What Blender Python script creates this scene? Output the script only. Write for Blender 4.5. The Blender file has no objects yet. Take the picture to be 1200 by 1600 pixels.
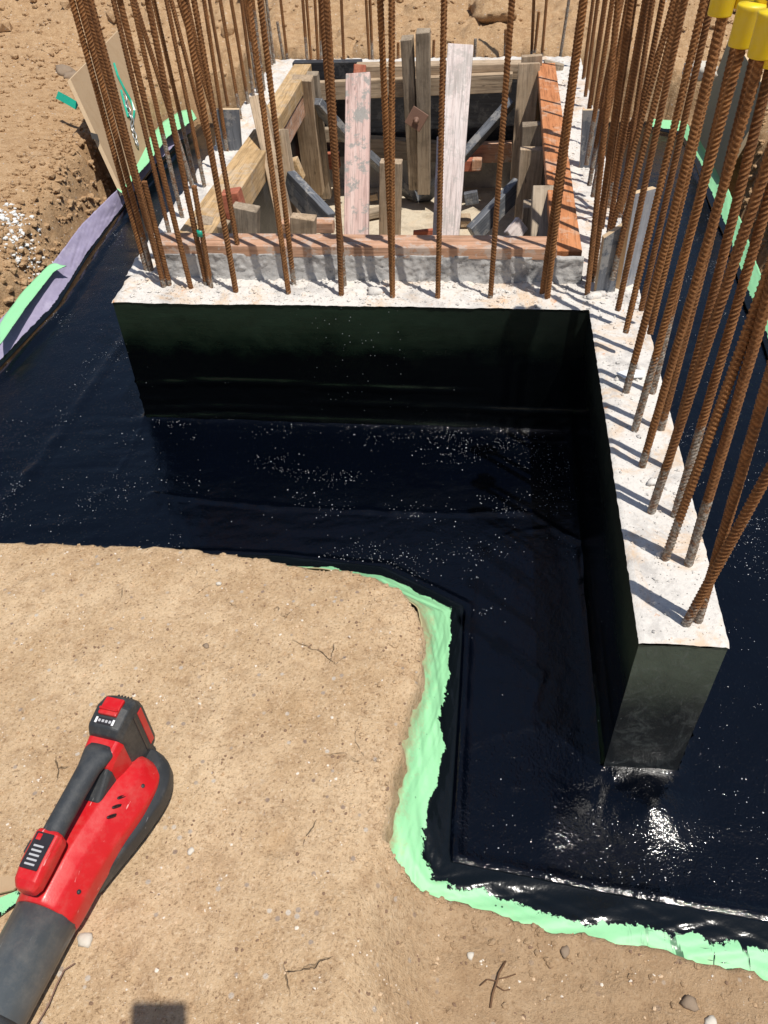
import bpy, bmesh, math, random
import numpy as np
from mathutils import Vector, Matrix
R = math.radians
rnd = random.Random(7)
S = bpy.context.scene
COL = S.collection

# ------------------------------------------------------------------ camera
AX = np.array([[0.99273, 0.05013, -0.10913], [0.11443, -0.67812, 0.72599], [-0.03721, -0.73325, -0.67893]])
u_, s_, v_ = np.linalg.svd(AX); AX = u_ @ v_
FPX = 1240.0
cam = bpy.data.objects.new('camera', bpy.data.cameras.new('camera')); COL.objects.link(cam)
cam.data.sensor_fit = 'VERTICAL'; cam.data.sensor_height = 36.0; cam.data.lens = 36.0 * FPX / 1600.0
cam.data.clip_start = 0.01; cam.data.clip_end = 1500
right, down, fwd = Vector(AX[:, 0]), Vector(AX[:, 1]), Vector(AX[:, 2])
mw = Matrix.Identity(4)
for i in range(3):
    mw[i][0] = right[i]; mw[i][1] = -down[i]; mw[i][2] = -fwd[i]
cam.matrix_world = mw
S.camera = cam

# ------------------------------------------------------------------ light
SUN = Vector((-0.278, 0.226, -0.934)).normalized()          # the way the sunlight travels
world = bpy.data.worlds.new('World'); S.world = world; world.use_nodes = True
wn = world.node_tree; wn.nodes.clear()
sky = wn.nodes.new('ShaderNodeTexSky'); sky.sky_type = 'NISHITA'; sky.sun_disc = False
sky.sun_elevation = math.asin(-SUN.z); sky.sun_rotation = math.atan2(-SUN.x, -SUN.y)
bg = wn.nodes.new('ShaderNodeBackground'); bg.inputs[1].default_value = 0.085
wo = wn.nodes.new('ShaderNodeOutputWorld')
wn.links.new(sky.outputs[0], bg.inputs[0]); wn.links.new(bg.outputs[0], wo.inputs[0])
sl = bpy.data.lights.new('sun', 'SUN'); sl.energy = 4.6; sl.angle = R(0.5); sl.color = (1.0, 0.955, 0.88)
so = bpy.data.objects.new('sun', sl); COL.objects.link(so)
so.rotation_euler = SUN.to_track_quat('-Z', 'Y').to_euler()
S.view_settings.view_transform = 'Standard'; S.view_settings.look = 'None'
S.view_settings.exposure = 0.0; S.view_settings.gamma = 1.0; S.view_settings.use_curve_mapping = False

# ------------------------------------------------------------------ measuring: photo position -> place
def ray(x, y): return AX @ np.array([x - 600.0, y - 800.0, FPX])
def onz(x, y, z): r = ray(x, y); return Vector(r * (z / r[2]))
def ony(x, y, Y): r = ray(x, y); return Vector(r * (Y / r[1]))
def atd(x, y, d): r = ray(x, y); return Vector(r * (d / FPX))

# ------------------------------------------------------------------ noise (numpy)
def _h(ix, iy, s):
    n = (ix.astype(np.int64) * 374761393 + iy.astype(np.int64) * 668265263 + s * 2147483647) & 0xFFFFFFFF
    n = ((n ^ (n >> 13)) * 1274126177) & 0xFFFFFFFF
    n = n ^ (n >> 16)
    return (n & 0xFFFF) / 65535.0
def vn(x, y, s=0):
    x = np.asarray(x, float); y = np.asarray(y, float)
    ix = np.floor(x); iy = np.floor(y); fx = x - ix; fy = y - iy
    fx = fx * fx * (3 - 2 * fx); fy = fy * fy * (3 - 2 * fy)
    a = _h(ix, iy, s); b = _h(ix + 1, iy, s); c = _h(ix, iy + 1, s); d = _h(ix + 1, iy + 1, s)
    return (a * (1 - fx) + b * fx) * (1 - fy) + (c * (1 - fx) + d * fx) * fy * 1.0
def fbm(x, y, o=4, s=0):
    x = np.asarray(x, float); y = np.asarray(y, float)
    t = np.zeros(np.broadcast(x, y).shape); a = 0.5
    for k in range(o):
        t = t + a * (vn(x + 17.3 * k, y - 9.1 * k, s + k) - 0.5) * 2
        c, sn = 0.8, 0.6
        x, y = (x * c - y * sn) * 2.03, (x * sn + y * c) * 2.03
        a *= 0.5
    return t
def sst(x, a, b):
    t = np.clip((x - a) / (b - a), 0, 1); return t * t * (3 - 2 * t)

# ------------------------------------------------------------------ object helpers
def tag(o, label=None, cat=None, group=None, kind=None):
    if label: o['label'] = label
    if cat: o['category'] = cat
    if group: o['group'] = group
    if kind: o['kind'] = kind
    return o
def link(name, me, mat=None, parent=None, smooth=False):
    o = bpy.data.objects.new(name, me); COL.objects.link(o)
    if mat is not None and not me.materials: me.materials.append(mat)
    if parent is not None: o.parent = parent
    if smooth: me.polygons.foreach_set('use_smooth', [True] * len(me.polygons))
    return o
def empty(name, loc=(0, 0, 0)):
    o = bpy.data.objects.new(name, None); COL.objects.link(o); o.location = loc; o.empty_display_size = 0.05
    return o
def mesh(name, V, F):
    me = bpy.data.meshes.new(name); me.from_pydata([tuple(v) for v in V], [], F); me.update(); return me
def np_mesh(name, V, Q):
    V = np.asarray(V, np.float32); Q = np.asarray(Q, np.int32)
    me = bpy.data.meshes.new(name)
    me.vertices.add(len(V)); me.vertices.foreach_set('co', V.ravel())
    k = Q.shape[1]
    me.loops.add(Q.size); me.loops.foreach_set('vertex_index', Q.ravel())
    me.polygons.add(len(Q)); me.polygons.foreach_set('loop_start', np.arange(0, Q.size, k, dtype=np.int32))
    me.polygons.foreach_set('use_smooth', np.ones(len(Q), bool))
    me.update(calc_edges=True); me.validate()
    return me
def grid_mesh(name, X, Y, Z, keep=None, uv=None):
    n, m = X.shape
    V = np.stack([X, Y, Z], -1).reshape(-1, 3)
    I = np.arange(n * m).reshape(n, m)
    Q = np.stack([I[:-1, :-1], I[:-1, 1:], I[1:, 1:], I[1:, :-1]], -1).reshape(-1, 4)
    if keep is not None:
        Q = Q[keep.reshape(-1)]
        used = np.unique(Q); mp = np.zeros(n * m, np.int64); mp[used] = np.arange(len(used)); Q = mp[Q]; V = V[used]
        if uv is not None: uv = uv.reshape(-1, 2)[used]
    elif uv is not None: uv = uv.reshape(-1, 2)
    me = np_mesh(name, V, Q)
    if uv is not None:
        l = me.uv_layers.new(name='uv'); li = np.zeros(len(me.loops), np.int32); me.loops.foreach_get('vertex_index', li)
        l.data.foreach_set('uv', uv[li].astype(np.float32).ravel())
    return me
def join_meshes(name, ms):
    V = []; Q = []; off = 0
    for me in ms:
        v = np.zeros(len(me.vertices) * 3); me.vertices.foreach_get('co', v); V.append(v.reshape(-1, 3))
        q = np.zeros(len(me.loops), np.int32); me.loops.foreach_get('vertex_index', q); Q.append(q.reshape(-1, 4) + off)
        off += len(me.vertices)
    return np_mesh(name, np.concatenate(V), np.concatenate(Q))
def bevel(o, w=0.002, seg=1):
    m = o.modifiers.new('bevel', 'BEVEL'); m.width = w; m.segments = seg; m.limit_method = 'ANGLE'; return o

def poly_sd(px, py, P):
    """signed distance to a closed polygon, positive outside"""
    P = np.asarray(P, float); d = np.full(px.shape, 1e9); ins = np.zeros(px.shape, bool)
    n = len(P)
    for i in range(n):
        ax, ay = P[i]; bx, by = P[(i + 1) % n]
        ex, ey = bx - ax, by - ay; L = ex * ex + ey * ey + 1e-12
        t = np.clip(((px - ax) * ex + (py - ay) * ey) / L, 0, 1)
        d = np.minimum(d, (px - ax - t * ex) ** 2 + (py - ay - t * ey) ** 2)
        c = ((ay > py) != (by > py)) & (px < (bx - ax) * (py - ay) / (by - ay + 1e-15) + ax)
        ins ^= c
    d = np.sqrt(d); return np.where(ins, -d, d)
def line_d(px, py, P):
    d = np.full(px.shape, 1e9)
    for (ax, ay), (bx, by) in zip(P[:-1], P[1:]):
        ex, ey = bx - ax, by - ay; L = ex * ex + ey * ey + 1e-12
        t = np.clip(((px - ax) * ex + (py - ay) * ey) / L, 0, 1)
        d = np.minimum(d, (px - ax - t * ex) ** 2 + (py - ay - t * ey) ** 2)
    return np.sqrt(d)

# ------------------------------------------------------------------ material helper
class NT:
    def __init__(s, name):
        s.m = bpy.data.materials.new(name); s.m.use_nodes = True; s.t = s.m.node_tree; s.t.nodes.clear()
        s.out = s.t.nodes.new('ShaderNodeOutputMaterial'); s.b = s.t.nodes.new('ShaderNodeBsdfPrincipled')
        s.t.links.new(s.b.outputs[0], s.out.inputs[0])
    def n(s, typ, ins=None, **kw):
        nd = s.t.nodes.new(typ)
        for k, v in kw.items(): setattr(nd, k, v)
        for k, v in (ins or {}).items(): s.set(nd.inputs[k], v)
        return nd
    def set(s, sock, v):
        if isinstance(v, bpy.types.NodeSocket): s.t.links.new(v, sock)
        elif isinstance(v, bpy.types.Node): s.t.links.new(v.outputs[0], sock)
        else:
            if isinstance(v, tuple) and len(v) == 3 and sock.type == 'RGBA': v = v + (1,)
            if sock.type == 'RGBA' and isinstance(v, (int, float)): v = (v, v, v, 1)
            sock.default_value = v
    def coord(s, which='Object', scale=(1, 1, 1), rot=(0, 0, 0)):
        tc = s.n('ShaderNodeTexCoord')
        mp = s.n('ShaderNodeMapping', {'Vector': tc.outputs[which], 'Scale': scale, 'Rotation': rot}); return mp.outputs[0]
    def pos(s, scale=1.0):
        g = s.n('ShaderNodeNewGeometry')
        if scale == 1.0: return g.outputs['Position']
        return s.n('ShaderNodeMapping', {'Vector': g.outputs['Position'], 'Scale': (scale,) * 3 if not isinstance(scale, tuple) else scale}).outputs[0]
    def noise(s, vec, scale, detail=4, rough=0.55, dist=0.0):
        return s.n('ShaderNodeTexNoise', {'Vector': vec, 'Scale': scale, 'Detail': detail, 'Roughness': rough, 'Distortion': dist}).outputs[0]
    def vor(s, vec, scale, feature='F1', out='Distance', rand=1.0):
        return s.n('ShaderNodeTexVoronoi', {'Vector': vec, 'Scale': scale, 'Randomness': rand}, feature=feature).outputs[out]
    def ramp(s, fac, stops, interp='LINEAR'):
        r = s.n('ShaderNodeValToRGB', {'Fac': fac}); r.color_ramp.interpolation = interp
        e = r.color_ramp.elements
        while len(e) > 1: e.remove(e[-1])
        e[0].position = stops[0][0]; e[0].color = tuple(stops[0][1]) + (1,) if not isinstance(stops[0][1], (int, float)) else (stops[0][1],) * 3 + (1,)
        for p, c in stops[1:]:
            k = e.new(p); k.color = tuple(c) + (1,) if not isinstance(c, (int, float)) else (c,) * 3 + (1,)
        return r.outputs[0]
    def mix(s, f, a, b, typ='MIX'):
        nd = s.n('ShaderNodeMix', data_type='RGBA', blend_type=typ)
        s.set(nd.inputs[0], f); s.set(nd.inputs[6], a); s.set(nd.inputs[7], b); return nd.outputs[2]
    def math(s, op, a, b=0.0, clamp=False):
        nd = s.n('ShaderNodeMath', operation=op, use_clamp=clamp); s.set(nd.inputs[0], a); s.set(nd.inputs[1], b); return nd.outputs[0]
    def bump(s, h, strength=0.5, dist=0.002, normal=None):
        ins = {'Height': h, 'Strength': strength, 'Distance': dist}
        if normal is not None: ins['Normal'] = normal
        return s.n('ShaderNodeBump', ins).outputs[0]
    def done(s, color, rough=0.8, normal=None, spec=0.4, metal=0.0, **kw):
        s.set(s.b.inputs['Base Color'], color); s.set(s.b.inputs['Roughness'], rough)
        s.set(s.b.inputs['Specular IOR Level'], spec); s.set(s.b.inputs['Metallic'], metal)
        if normal is not None: s.set(s.b.inputs['Normal'], normal)
        for k, v in kw.items(): s.set(s.b.inputs[k], v)
        return s.m

# ------------------------------------------------------------------ materials
def mat_soil(name='soil', tint=0.0):
    t = NT(name); p = t.pos()
    a = t.noise(p, 2.2, 5, 0.6); b = t.noise(p, 26, 6, 0.7); c = t.noise(p, 170, 4, 0.8)
    col = t.mix(t.ramp(t.noise(p, 5.5, 7, 0.72), [(0.34, 0), (0.66, 1)]), (0.51, 0.34, 0.19), (0.72, 0.53, 0.335))
    # the dug banks further off are a deeper golden clay
    sp = t.n('ShaderNodeSeparateXYZ', {0: p})
    far = t.math('ADD', t.n('ShaderNodeMapRange', {0: sp.outputs[1], 1: 1.3, 2: 2.2}).outputs[0], t.n('ShaderNodeMapRange', {0: sp.outputs[0], 1: 0.9, 2: 1.2}).outputs[0], True)
    gold = t.mix(t.ramp(b, [(0.3, 0), (0.75, 1)]), (0.38, 0.225, 0.105), (0.56, 0.38, 0.22))
    col = t.mix(far, col, gold)
    col = t.mix(t.ramp(b, [(0.34, 0.5), (0.52, 0)]), col, (0.36, 0.22, 0.12))
    col = t.mix(t.ramp(c, [(0.36, 0.75), (0.46, 0)]), col, (0.25, 0.15, 0.08))
    col = t.mix(t.ramp(c, [(0.56, 0), (0.68, 0.7)]), col, (0.76, 0.62, 0.45))
    v = t.vor(p, 70, out='Color'); vd = t.vor(p, 70)
    sel = t.math('MULTIPLY', t.ramp(t.n('ShaderNodeSeparateColor', {0: v}).outputs[0], [(0.90, 0), (0.92, 1)]), t.ramp(vd, [(0.22, 1), (0.34, 0)]))
    col = t.mix(t.math('MULTIPLY', sel, 0.8), col, t.mix(t.n('ShaderNodeSeparateColor', {0: v}).outputs[1], (0.22, 0.15, 0.12), (0.68, 0.62, 0.54)))
    damp = t.math('MULTIPLY', t.n('ShaderNodeMapRange', {0: sp.outputs[0], 1: -0.16, 2: 0.02}).outputs[0], t.n('ShaderNodeMapRange', {0: sp.outputs[1], 1: 0.62, 2: 0.52}).outputs[0])
    col = t.mix(t.math('MULTIPLY', damp, 0.65), col, t.mix(b, (0.27, 0.165, 0.085), (0.42, 0.28, 0.165)))
    # hairline cracks
    w = t.n('ShaderNodeMix', {0: 0.07}, data_type='VECTOR'); t.set(w.inputs[4], p)
    nz = t.n('ShaderNodeTexNoise', {'Vector': p, 'Scale': 9.0, 'Detail': 4}); t.set(w.inputs[5], nz.outputs[1])
    ck = t.vor(w.outputs[1], 7.5, feature='DISTANCE_TO_EDGE')
    mask = t.ramp(t.noise(p, 7, 3, 0.6), [(0.61, 0), (0.71, 1)])
    crack = t.math('MULTIPLY', t.ramp(ck, [(0.0025, 1), (0.009, 0)]), mask)
    col = t.mix(t.math('MULTIPLY', crack, 0.28), col, (0.13, 0.075, 0.04))
    h = t.math('ADD', t.math('MULTIPLY', b, 1.0), t.math('MULTIPLY', c, 0.45))
    h = t.math('SUBTRACT', h, t.math('MULTIPLY', crack, 0.8))
    nr = t.bump(h, 1.0, 0.010)
    return t.done(col, 0.93, nr, 0.2)

def mat_bitumen(name='bitumen', green=0.0):
    t = NT(name); p = t.pos()
    big = t.noise(p, 5, 4, 0.6); med = t.noise(p, 55, 5, 0.7); fine = t.noise(p, 380, 3, 0.6)
    v = t.vor(p, 330); vc = t.n('ShaderNodeSeparateColor', {0: t.vor(p, 330, out='Color')}).outputs[0]
    dots = t.math('MULTIPLY', t.ramp(v, [(0.16, 1), (0.34, 0)]), t.ramp(vc, [(0.72, 0), (0.9, 1)]))
    patch = t.ramp(t.noise(p, 6.5, 5, 0.75), [(0.46, 0.05), (0.62, 1)])
    col = t.mix(big, (0.0005, 0.0010, 0.0026), (0.0008, 0.0017, 0.0046))
    pt = t.ramp(t.noise(t.pos((5, 9, 5)), 1.0, 6, 0.75, 0.6), [(0.44, 0.10), (0.60, 1)])
    def domes(scale, a, hgt, thr):
        d = t.vor(p, scale); c = t.n('ShaderNodeSeparateColor', {0: t.vor(p, scale, out='Color')}).outputs[0]
        e = t.math('SUBTRACT', 1.0, t.math('POWER', t.math('DIVIDE', d, a), 2.0)); e = t.math('MAXIMUM', e, 0.0)
        k = t.math('GREATER_THAN', t.math('ADD', c, t.math('MULTIPLY', pt, .35)), thr)
        return t.math('MULTIPLY', t.math('MULTIPLY', e, hgt), k)
    gp = t.n('ShaderNodeSeparateXYZ', {0: p})
    grainy = t.math('MULTIPLY', t.ramp(t.noise(p, 9, 5, 0.75), [(0.40, 0.1), (0.55, 1)]), t.n('ShaderNodeMapRange', {0: gp.outputs[1], 1: 1.0, 2: 0.80}).outputs[0])
    h = t.math('ADD', t.math('MULTIPLY', med, 0.0011), t.math('MULTIPLY', t.math('MULTIPLY', t.noise(p, 165, 2, 0.5), grainy), 0.0015))
    h = t.math('ADD', h, t.math('ADD', domes(150, .38, .00048, .93), domes(260, .40, .00026, 1.02)))
    nr = t.bump(h, 1.0, 1.0)
    ro = t.ramp(t.noise(p, 14, 4, 0.7), [(0.35, 0.045), (0.7, 0.13)])
    return t.done(col, ro, nr, 0.5)

def mat_wallcoat():
    """bitumen brushed on the wall sides: thin and greenish along the top, thick and glossy below"""
    t = NT('bitumen wall coat'); p = t.pos(); sp = t.n('ShaderNodeSeparateXYZ', {0: p})
    br = t.noise(t.pos((6.0, 6.0, 55.0)), 1.0, 5, 0.65); n2 = t.noise(p, 11, 5, 0.65); fine = t.noise(p, 210, 4, 0.7)
    hgt = t.math('ADD', sp.outputs[2], t.math('MULTIPLY', t.math('SUBTRACT', n2, 0.5), 0.17))
    thin = t.n('ShaderNodeMapRange', {0: hgt, 1: -1.17, 2: -1.04}).outputs[0]
    ed = t.n('ShaderNodeMapRange', {0: sp.outputs[0], 1: -0.25, 2: 0.22, 3: 1.0, 4: 0.25}).outputs[0]
    g = t.mix(br, (0.004, 0.012, 0.006), (0.010, 0.029, 0.014))
    col = t.mix(t.math('MULTIPLY', thin, ed), (0.0012, 0.0016, 0.0018), g)
    col = t.mix(t.ramp(fine, [(0.66, 0), (0.74, 0.25)]), col, (0.05, 0.07, 0.055))
    v = t.vor(p, 120); vc = t.n('ShaderNodeSeparateColor', {0: t.vor(p, 120, out='Color')}).outputs[1]
    col = t.mix(t.math('MULTIPLY', t.ramp(v, [(0.1, 1), (0.2, 0)]), t.ramp(vc, [(0.96, 0), (0.98, 0.8)])), col, (0.4, 0.42, 0.42))  # sparse pale specks in the colour imitate sun glints on the coat
    ro = t.mix(thin, 0.15, 0.6); 
    nr = t.bump(t.math('ADD', t.math('MULTIPLY', n2, 0.6), t.math('ADD', t.math('MULTIPLY', br, 0.3), t.math('MULTIPLY', fine, 0.10))), 0.5, 0.004)
    return t.done(col, ro, nr, 0.35)

def mat_endcoat():
    t = NT('brushed coat on wall end'); p = t.pos(); sp = t.n('ShaderNodeSeparateXYZ', {0: p})
    n1 = t.noise(t.pos((34, 34, 26)), 1.0, 7, 0.75, 1.2); n2 = t.noise(p, 14, 5, 0.7); fine = t.noise(p, 260, 4, 0.7)
    hgt = t.math('ADD', sp.outputs[2], t.math('MULTIPLY', t.math('SUBTRACT', n2, 0.5), 0.14))
    thin = t.n('ShaderNodeMapRange', {0: hgt, 1: -1.20, 2: -1.06}).outputs[0]
    col = t.mix(thin, (0.017, 0.019, 0.020), (0.066, 0.088, 0.068))
    col = t.mix(t.ramp(n1, [(0.5, 0), (0.72, 0.55)]), col, (0.13, 0.145, 0.14))
    col = t.mix(t.ramp(fine, [(0.28, 0.6), (0.4, 0)]), col, (0.003, 0.003, 0.003))
    nr = t.bump(t.math('ADD', t.math('MULTIPLY', n1, 0.5), t.math('MULTIPLY', fine, 0.2)), 0.6, 0.004)
    return t.done(col, t.mix(thin, 0.30, 0.6), nr, 0.6)

def mat_concrete(name='concrete', rust=0.5, base=(0.66, 0.63, 0.59), dark=(0.40, 0.38, 0.36)):
    t = NT(name); p = t.pos()
    a = t.noise(p, 9, 6, 0.7); b = t.noise(p, 120, 5, 0.75); r1 = t.noise(p, 7.5, 5, 0.75, 0.6)
    col = t.mix(t.ramp(a, [(0.34, 1), (0.50, 0)]), base, dark)
    col = t.mix(t.ramp(b, [(0.33, 0.6), (0.46, 0)]), col, tuple(c * 0.62 for c in base))
    col = t.mix(t.ramp(b, [(0.58, 0), (0.7, 0.7)]), col, tuple(min(0.86, c * 1.28) for c in base))
    col = t.mix(t.math('MULTIPLY', t.ramp(r1, [(0.51, 0), (0.64, 0.8)]), rust), col, (0.62, 0.40, 0.21))
    col = t.mix(t.math('MULTIPLY', t.ramp(t.noise(p, 24, 5, 0.8), [(0.63, 0), (0.68, 1)]), rust), col, (0.60, 0.24, 0.07))
    pit = t.vor(p, 190); pc = t.n('ShaderNodeSeparateColor', {0: t.vor(p, 190, out='Color')}).outputs[0]
    pits = t.math('MULTIPLY', t.ramp(pit, [(0.16, 1), (0.26, 0)]), t.ramp(pc, [(0.86, 0), (0.88, 1)]))
    col = t.mix(t.math('MULTIPLY', pits, 0.7), col, (0.14, 0.13, 0.12))
    h = t.math('SUBTRACT', t.math('ADD', t.math('MULTIPLY', t.noise(p, 34, 5, 0.7), 0.7), t.math('MULTIPLY', b, 0.35)), pits)
    return t.done(col, 0.9, t.bump(h, 0.7, 0.006), 0.25)

def mat_rust():
    t = NT('rusty ribbed steel'); o = t.coord('Object'); oi = t.n('ShaderNodeObjectInfo')
    off = t.n('ShaderNodeVectorMath', {0: o}, operation='ADD'); sc = t.n('ShaderNodeVectorMath', operation='SCALE')
    cmb = t.n('ShaderNodeCombineXYZ', {0: oi.outputs['Random'], 1: oi.outputs['Random'], 2: oi.outputs['Random']})
    t.set(sc.inputs[0], cmb.outputs[0]); sc.inputs[3].default_value = 37.0; t.set(off.inputs[1], sc.outputs[0]); q = off.outputs[0]
    a = t.noise(q, 20, 5, 0.65); b = t.noise(q, 190, 4, 0.7)
    col = t.mix(t.ramp(a, [(0.3, 0), (0.7, 1)]), (0.13, 0.052, 0.019), (0.29, 0.122, 0.040))
    at = t.n('ShaderNodeAttribute', attribute_name='rib').outputs['Fac']
    col = t.mix(t.math('MULTIPLY', at, 0.75), col, (0.54, 0.27, 0.11))
    col = t.mix(t.ramp(b, [(0.33, 0.75), (0.5, 0)]), col, (0.045, 0.022, 0.013))
    col = t.mix(t.ramp(oi.outputs['Random'], [(0, 0.0), (1, 0.35)]), col, (0.09, 0.042, 0.024))
    z = t.n('ShaderNodeSeparateXYZ', {0: o}).outputs[2]
    oc = t.n('ShaderNodeSeparateColor', {0: oi.outputs['Color']}).outputs[0]
    lim = t.math('ADD', oc, t.math('MULTIPLY', t.math('SUBTRACT', t.noise(q, 45, 5, 0.8), 0.5), 0.12))
    g = t.n('ShaderNodeMapRange', {0: t.math('SUBTRACT', lim, z), 1: -0.006, 2: 0.006}).outputs[0]
    gm = t.math('MULTIPLY', g, t.ramp(t.noise(q, 90, 4, 0.7), [(0.38, 0.15), (0.55, 0.88)]))
    col = t.mix(gm, col, t.mix(t.ramp(b, [(0.35, 0), (0.65, 1)]), (0.15, 0.125, 0.095), (0.50, 0.475, 0.42)))
    return t.done(col, 0.86, t.bump(t.math('ADD', b, t.math('MULTIPLY', gm, 0.6)), 0.8, 0.0022), 0.25)

def mat_wood(name, a, b, stain=None, stain_amt=0.0, dirt=0.4, film=None, grain=1.0):
    t = NT(name); oi = t.n('ShaderNodeObjectInfo'); tc = t.n('ShaderNodeTexCoord')
    add = t.n('ShaderNodeVectorMath', {0: tc.outputs['Object']}, operation='ADD')
    sc = t.n('ShaderNodeVectorMath', operation='SCALE'); cm = t.n('ShaderNodeCombineXYZ', {0: oi.outputs['Random'], 1: oi.outputs['Random'], 2: oi.outputs['Random']})
    t.set(sc.inputs[0], cm.outputs[0]); sc.inputs[3].default_value = 19.0; t.set(add.inputs[1], sc.outputs[0]); q = add.outputs[0]
    gq = t.n('ShaderNodeMapping', {'Vector': q, 'Scale': (1, 1, 0.055)}).outputs[0]
    g = t.noise(gq, 150 * grain, 5, 0.65, 0.4); g2 = t.noise(gq, 38 * grain, 4, 0.6, 1.0); bl = t.noise(q, 9, 5, 0.7)
    col = t.mix(t.ramp(g2, [(0.32, 0), (0.68, 1)]), a, b)
    col = t.mix(t.ramp(g, [(0.36, 0.65), (0.52, 0)]), col, tuple(c * 0.42 for c in a))
    col = t.mix(t.math('MULTIPLY', t.ramp(bl, [(0.40, 1), (0.56, 0)]), dirt), col, tuple(c * 0.5 for c in a))
    kn = t.vor(t.n('ShaderNodeMapping', {'Vector': q, 'Scale': (1, 1, 0.4)}).outputs[0], 22)
    col = t.mix(t.ramp(kn, [(0.05, 0.7), (0.10, 0)]), col, tuple(c * 0.3 for c in a))
    if stain: col = t.mix(t.math('MULTIPLY', t.ramp(t.noise(q, 13, 6, 0.75), [(0.52, 0), (0.57, 1)]), stain_amt), col, t.mix(t.noise(q, 140, 4), tuple(c * 0.7 for c in stain), stain))
    h = t.math('ADD', g, t.math('MULTIPLY', g2, 0.5))
    return t.done(col, 0.82 if film is None else film, t.bump(h, 0.55, 0.0022), 0.25)

def mat_simple(name, col, rough=0.5, spec=0.5, var=0.15, bumps=0.1, scratch=None, dust=None, metal=0.0):
    t = NT(name); o = t.coord('Object'); n = t.noise(o, 35, 5, 0.7)
    c = t.mix(n, tuple(x * (1 - var) for x in col), tuple(min(1, x * (1 + var)) for x in col))
    if dust: c = t.mix(t.ramp(t.noise(o, 18, 6, 0.8), [(0.46, 0), (0.72, dust[1])]), c, dust[0])
    if scratch:
        w = t.noise(t.coord('Object', (190, 26, 60), (0.3, 0.2, 0.7)), 1.0, 3, 0.6, 0.5)
        c = t.mix(t.ramp(w, [(0.69, 0), (0.73, scratch[1])]), c, scratch[0])
    return t.done(c, t.ramp(n, [(0.3, max(0.05, rough - 0.08)), (0.7, min(1, rough + 0.1))]), t.bump(t.noise(o, 420, 3), bumps, 0.0008), spec, metal)

def mat_flap(name, a, b, purple=False, edge0=0.25, edge1=0.34, smear=1.0):
    t = NT(name); uv = t.n('ShaderNodeTexCoord').outputs['UV']; su = t.n('ShaderNodeSeparateXYZ', {0: uv}); p = t.pos()
    c = t.mix(t.noise(p, 12, 4), a, b)
    c = t.mix(t.ramp(t.noise(p, 30, 6, 0.8), [(0.58, 0), (0.75, 0.4)]), c, (0.50, 0.42, 0.30))
    if purple:
        fac = t.math('ADD', su.outputs[1], t.math('MULTIPLY', t.math('SUBTRACT', t.noise(p, 3.2, 3), 0.5), 0.3))
        c = t.mix(t.ramp(t.noise(p, 16, 6, 0.75), [(0.5, 0), (0.72, 0.6)]), t.mix(t.noise(p, 50, 3), (0.27, 0.24, 0.36), (0.37, 0.33, 0.46)), (0.52, 0.48, 0.60))
    ns = t.noise(p, 21, 5, 0.75); sp = t.noise(p, 8, 2)
    lim = t.math('ADD', su.outputs[1], t.math('MULTIPLY', t.math('SUBTRACT', ns, 0.5), 0.26 * smear))
    lim = t.math('ADD', lim, t.math('MULTIPLY', t.math('SUBTRACT', sp, 0.5), 0.20 * smear))
    blk = t.ramp(lim, [(edge0, 1), (edge0 + 0.012, 0)])
    if 'smear' in name:
        gp = t.n('ShaderNodeSeparateXYZ', {0: p}); rgt = t.n('ShaderNodeMapRange', {0: gp.outputs[0], 1: 0.27, 2: 0.40}).outputs[0]
        cu = t.n('ShaderNodeCombineXYZ', {0: t.math('MULTIPLY', gp.outputs[0], 55.0), 1: t.math('MULTIPLY', gp.outputs[1], 9.0)}).outputs[0]
        dr = t.ramp(t.noise(cu, 1.0, 3, 0.6), [(0.585, 0), (0.61, 1)]); cv = t.n('ShaderNodeCombineXYZ', {0: t.math('MULTIPLY', gp.outputs[0], 12.0), 1: t.math('MULTIPLY', gp.outputs[1], 130.0)}).outputs[0]
        dr = t.math('MAXIMUM', dr, t.ramp(t.noise(cv, 1.0, 3, 0.6), [(0.64, 0), (0.665, 1)]))
        blk = t.math('MAXIMUM', blk, t.math('MULTIPLY', t.math('MULTIPLY', dr, rgt), t.ramp(su.outputs[1], [(0.75, 1), (0.9, 0)])))
        dirty = t.math('MULTIPLY', t.ramp(t.math('ADD', su.outputs[1], t.math('MULTIPLY', t.math('SUBTRACT', t.noise(p, 40, 5, 0.8), 0.5), 0.9)), [(0.68, 0), (0.98, 1)]), 0.85)
        c = t.mix(dirty, c, (0.42, 0.31, 0.18))
    v = t.vor(p, 95); vc = t.n('ShaderNodeSeparateColor', {0: t.vor(p, 95, out='Color')}).outputs[0]
    drop = t.math('MULTIPLY', t.ramp(v, [(0.16, 1), (0.2, 0)]), t.ramp(vc, [(0.93, 0), (0.94, 1)]))
    near = t.ramp(su.outputs[1], [(edge1, 1), (edge1 + 0.4, 0.0)])
    blk = t.math('MAXIMUM', blk, t.math('MULTIPLY', drop, near))
    c = t.mix(blk, c, (0.004, 0.006, 0.008))
    ro = t.mix(blk, 0.52, 0.16)
    nr = t.bump(t.math('ADD', t.noise(p, 70, 4, 0.6), t.math('MULTIPLY', blk, 0.6)), 0.25, 0.003)
    return t.done(c, ro, nr, 0.4)

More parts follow.
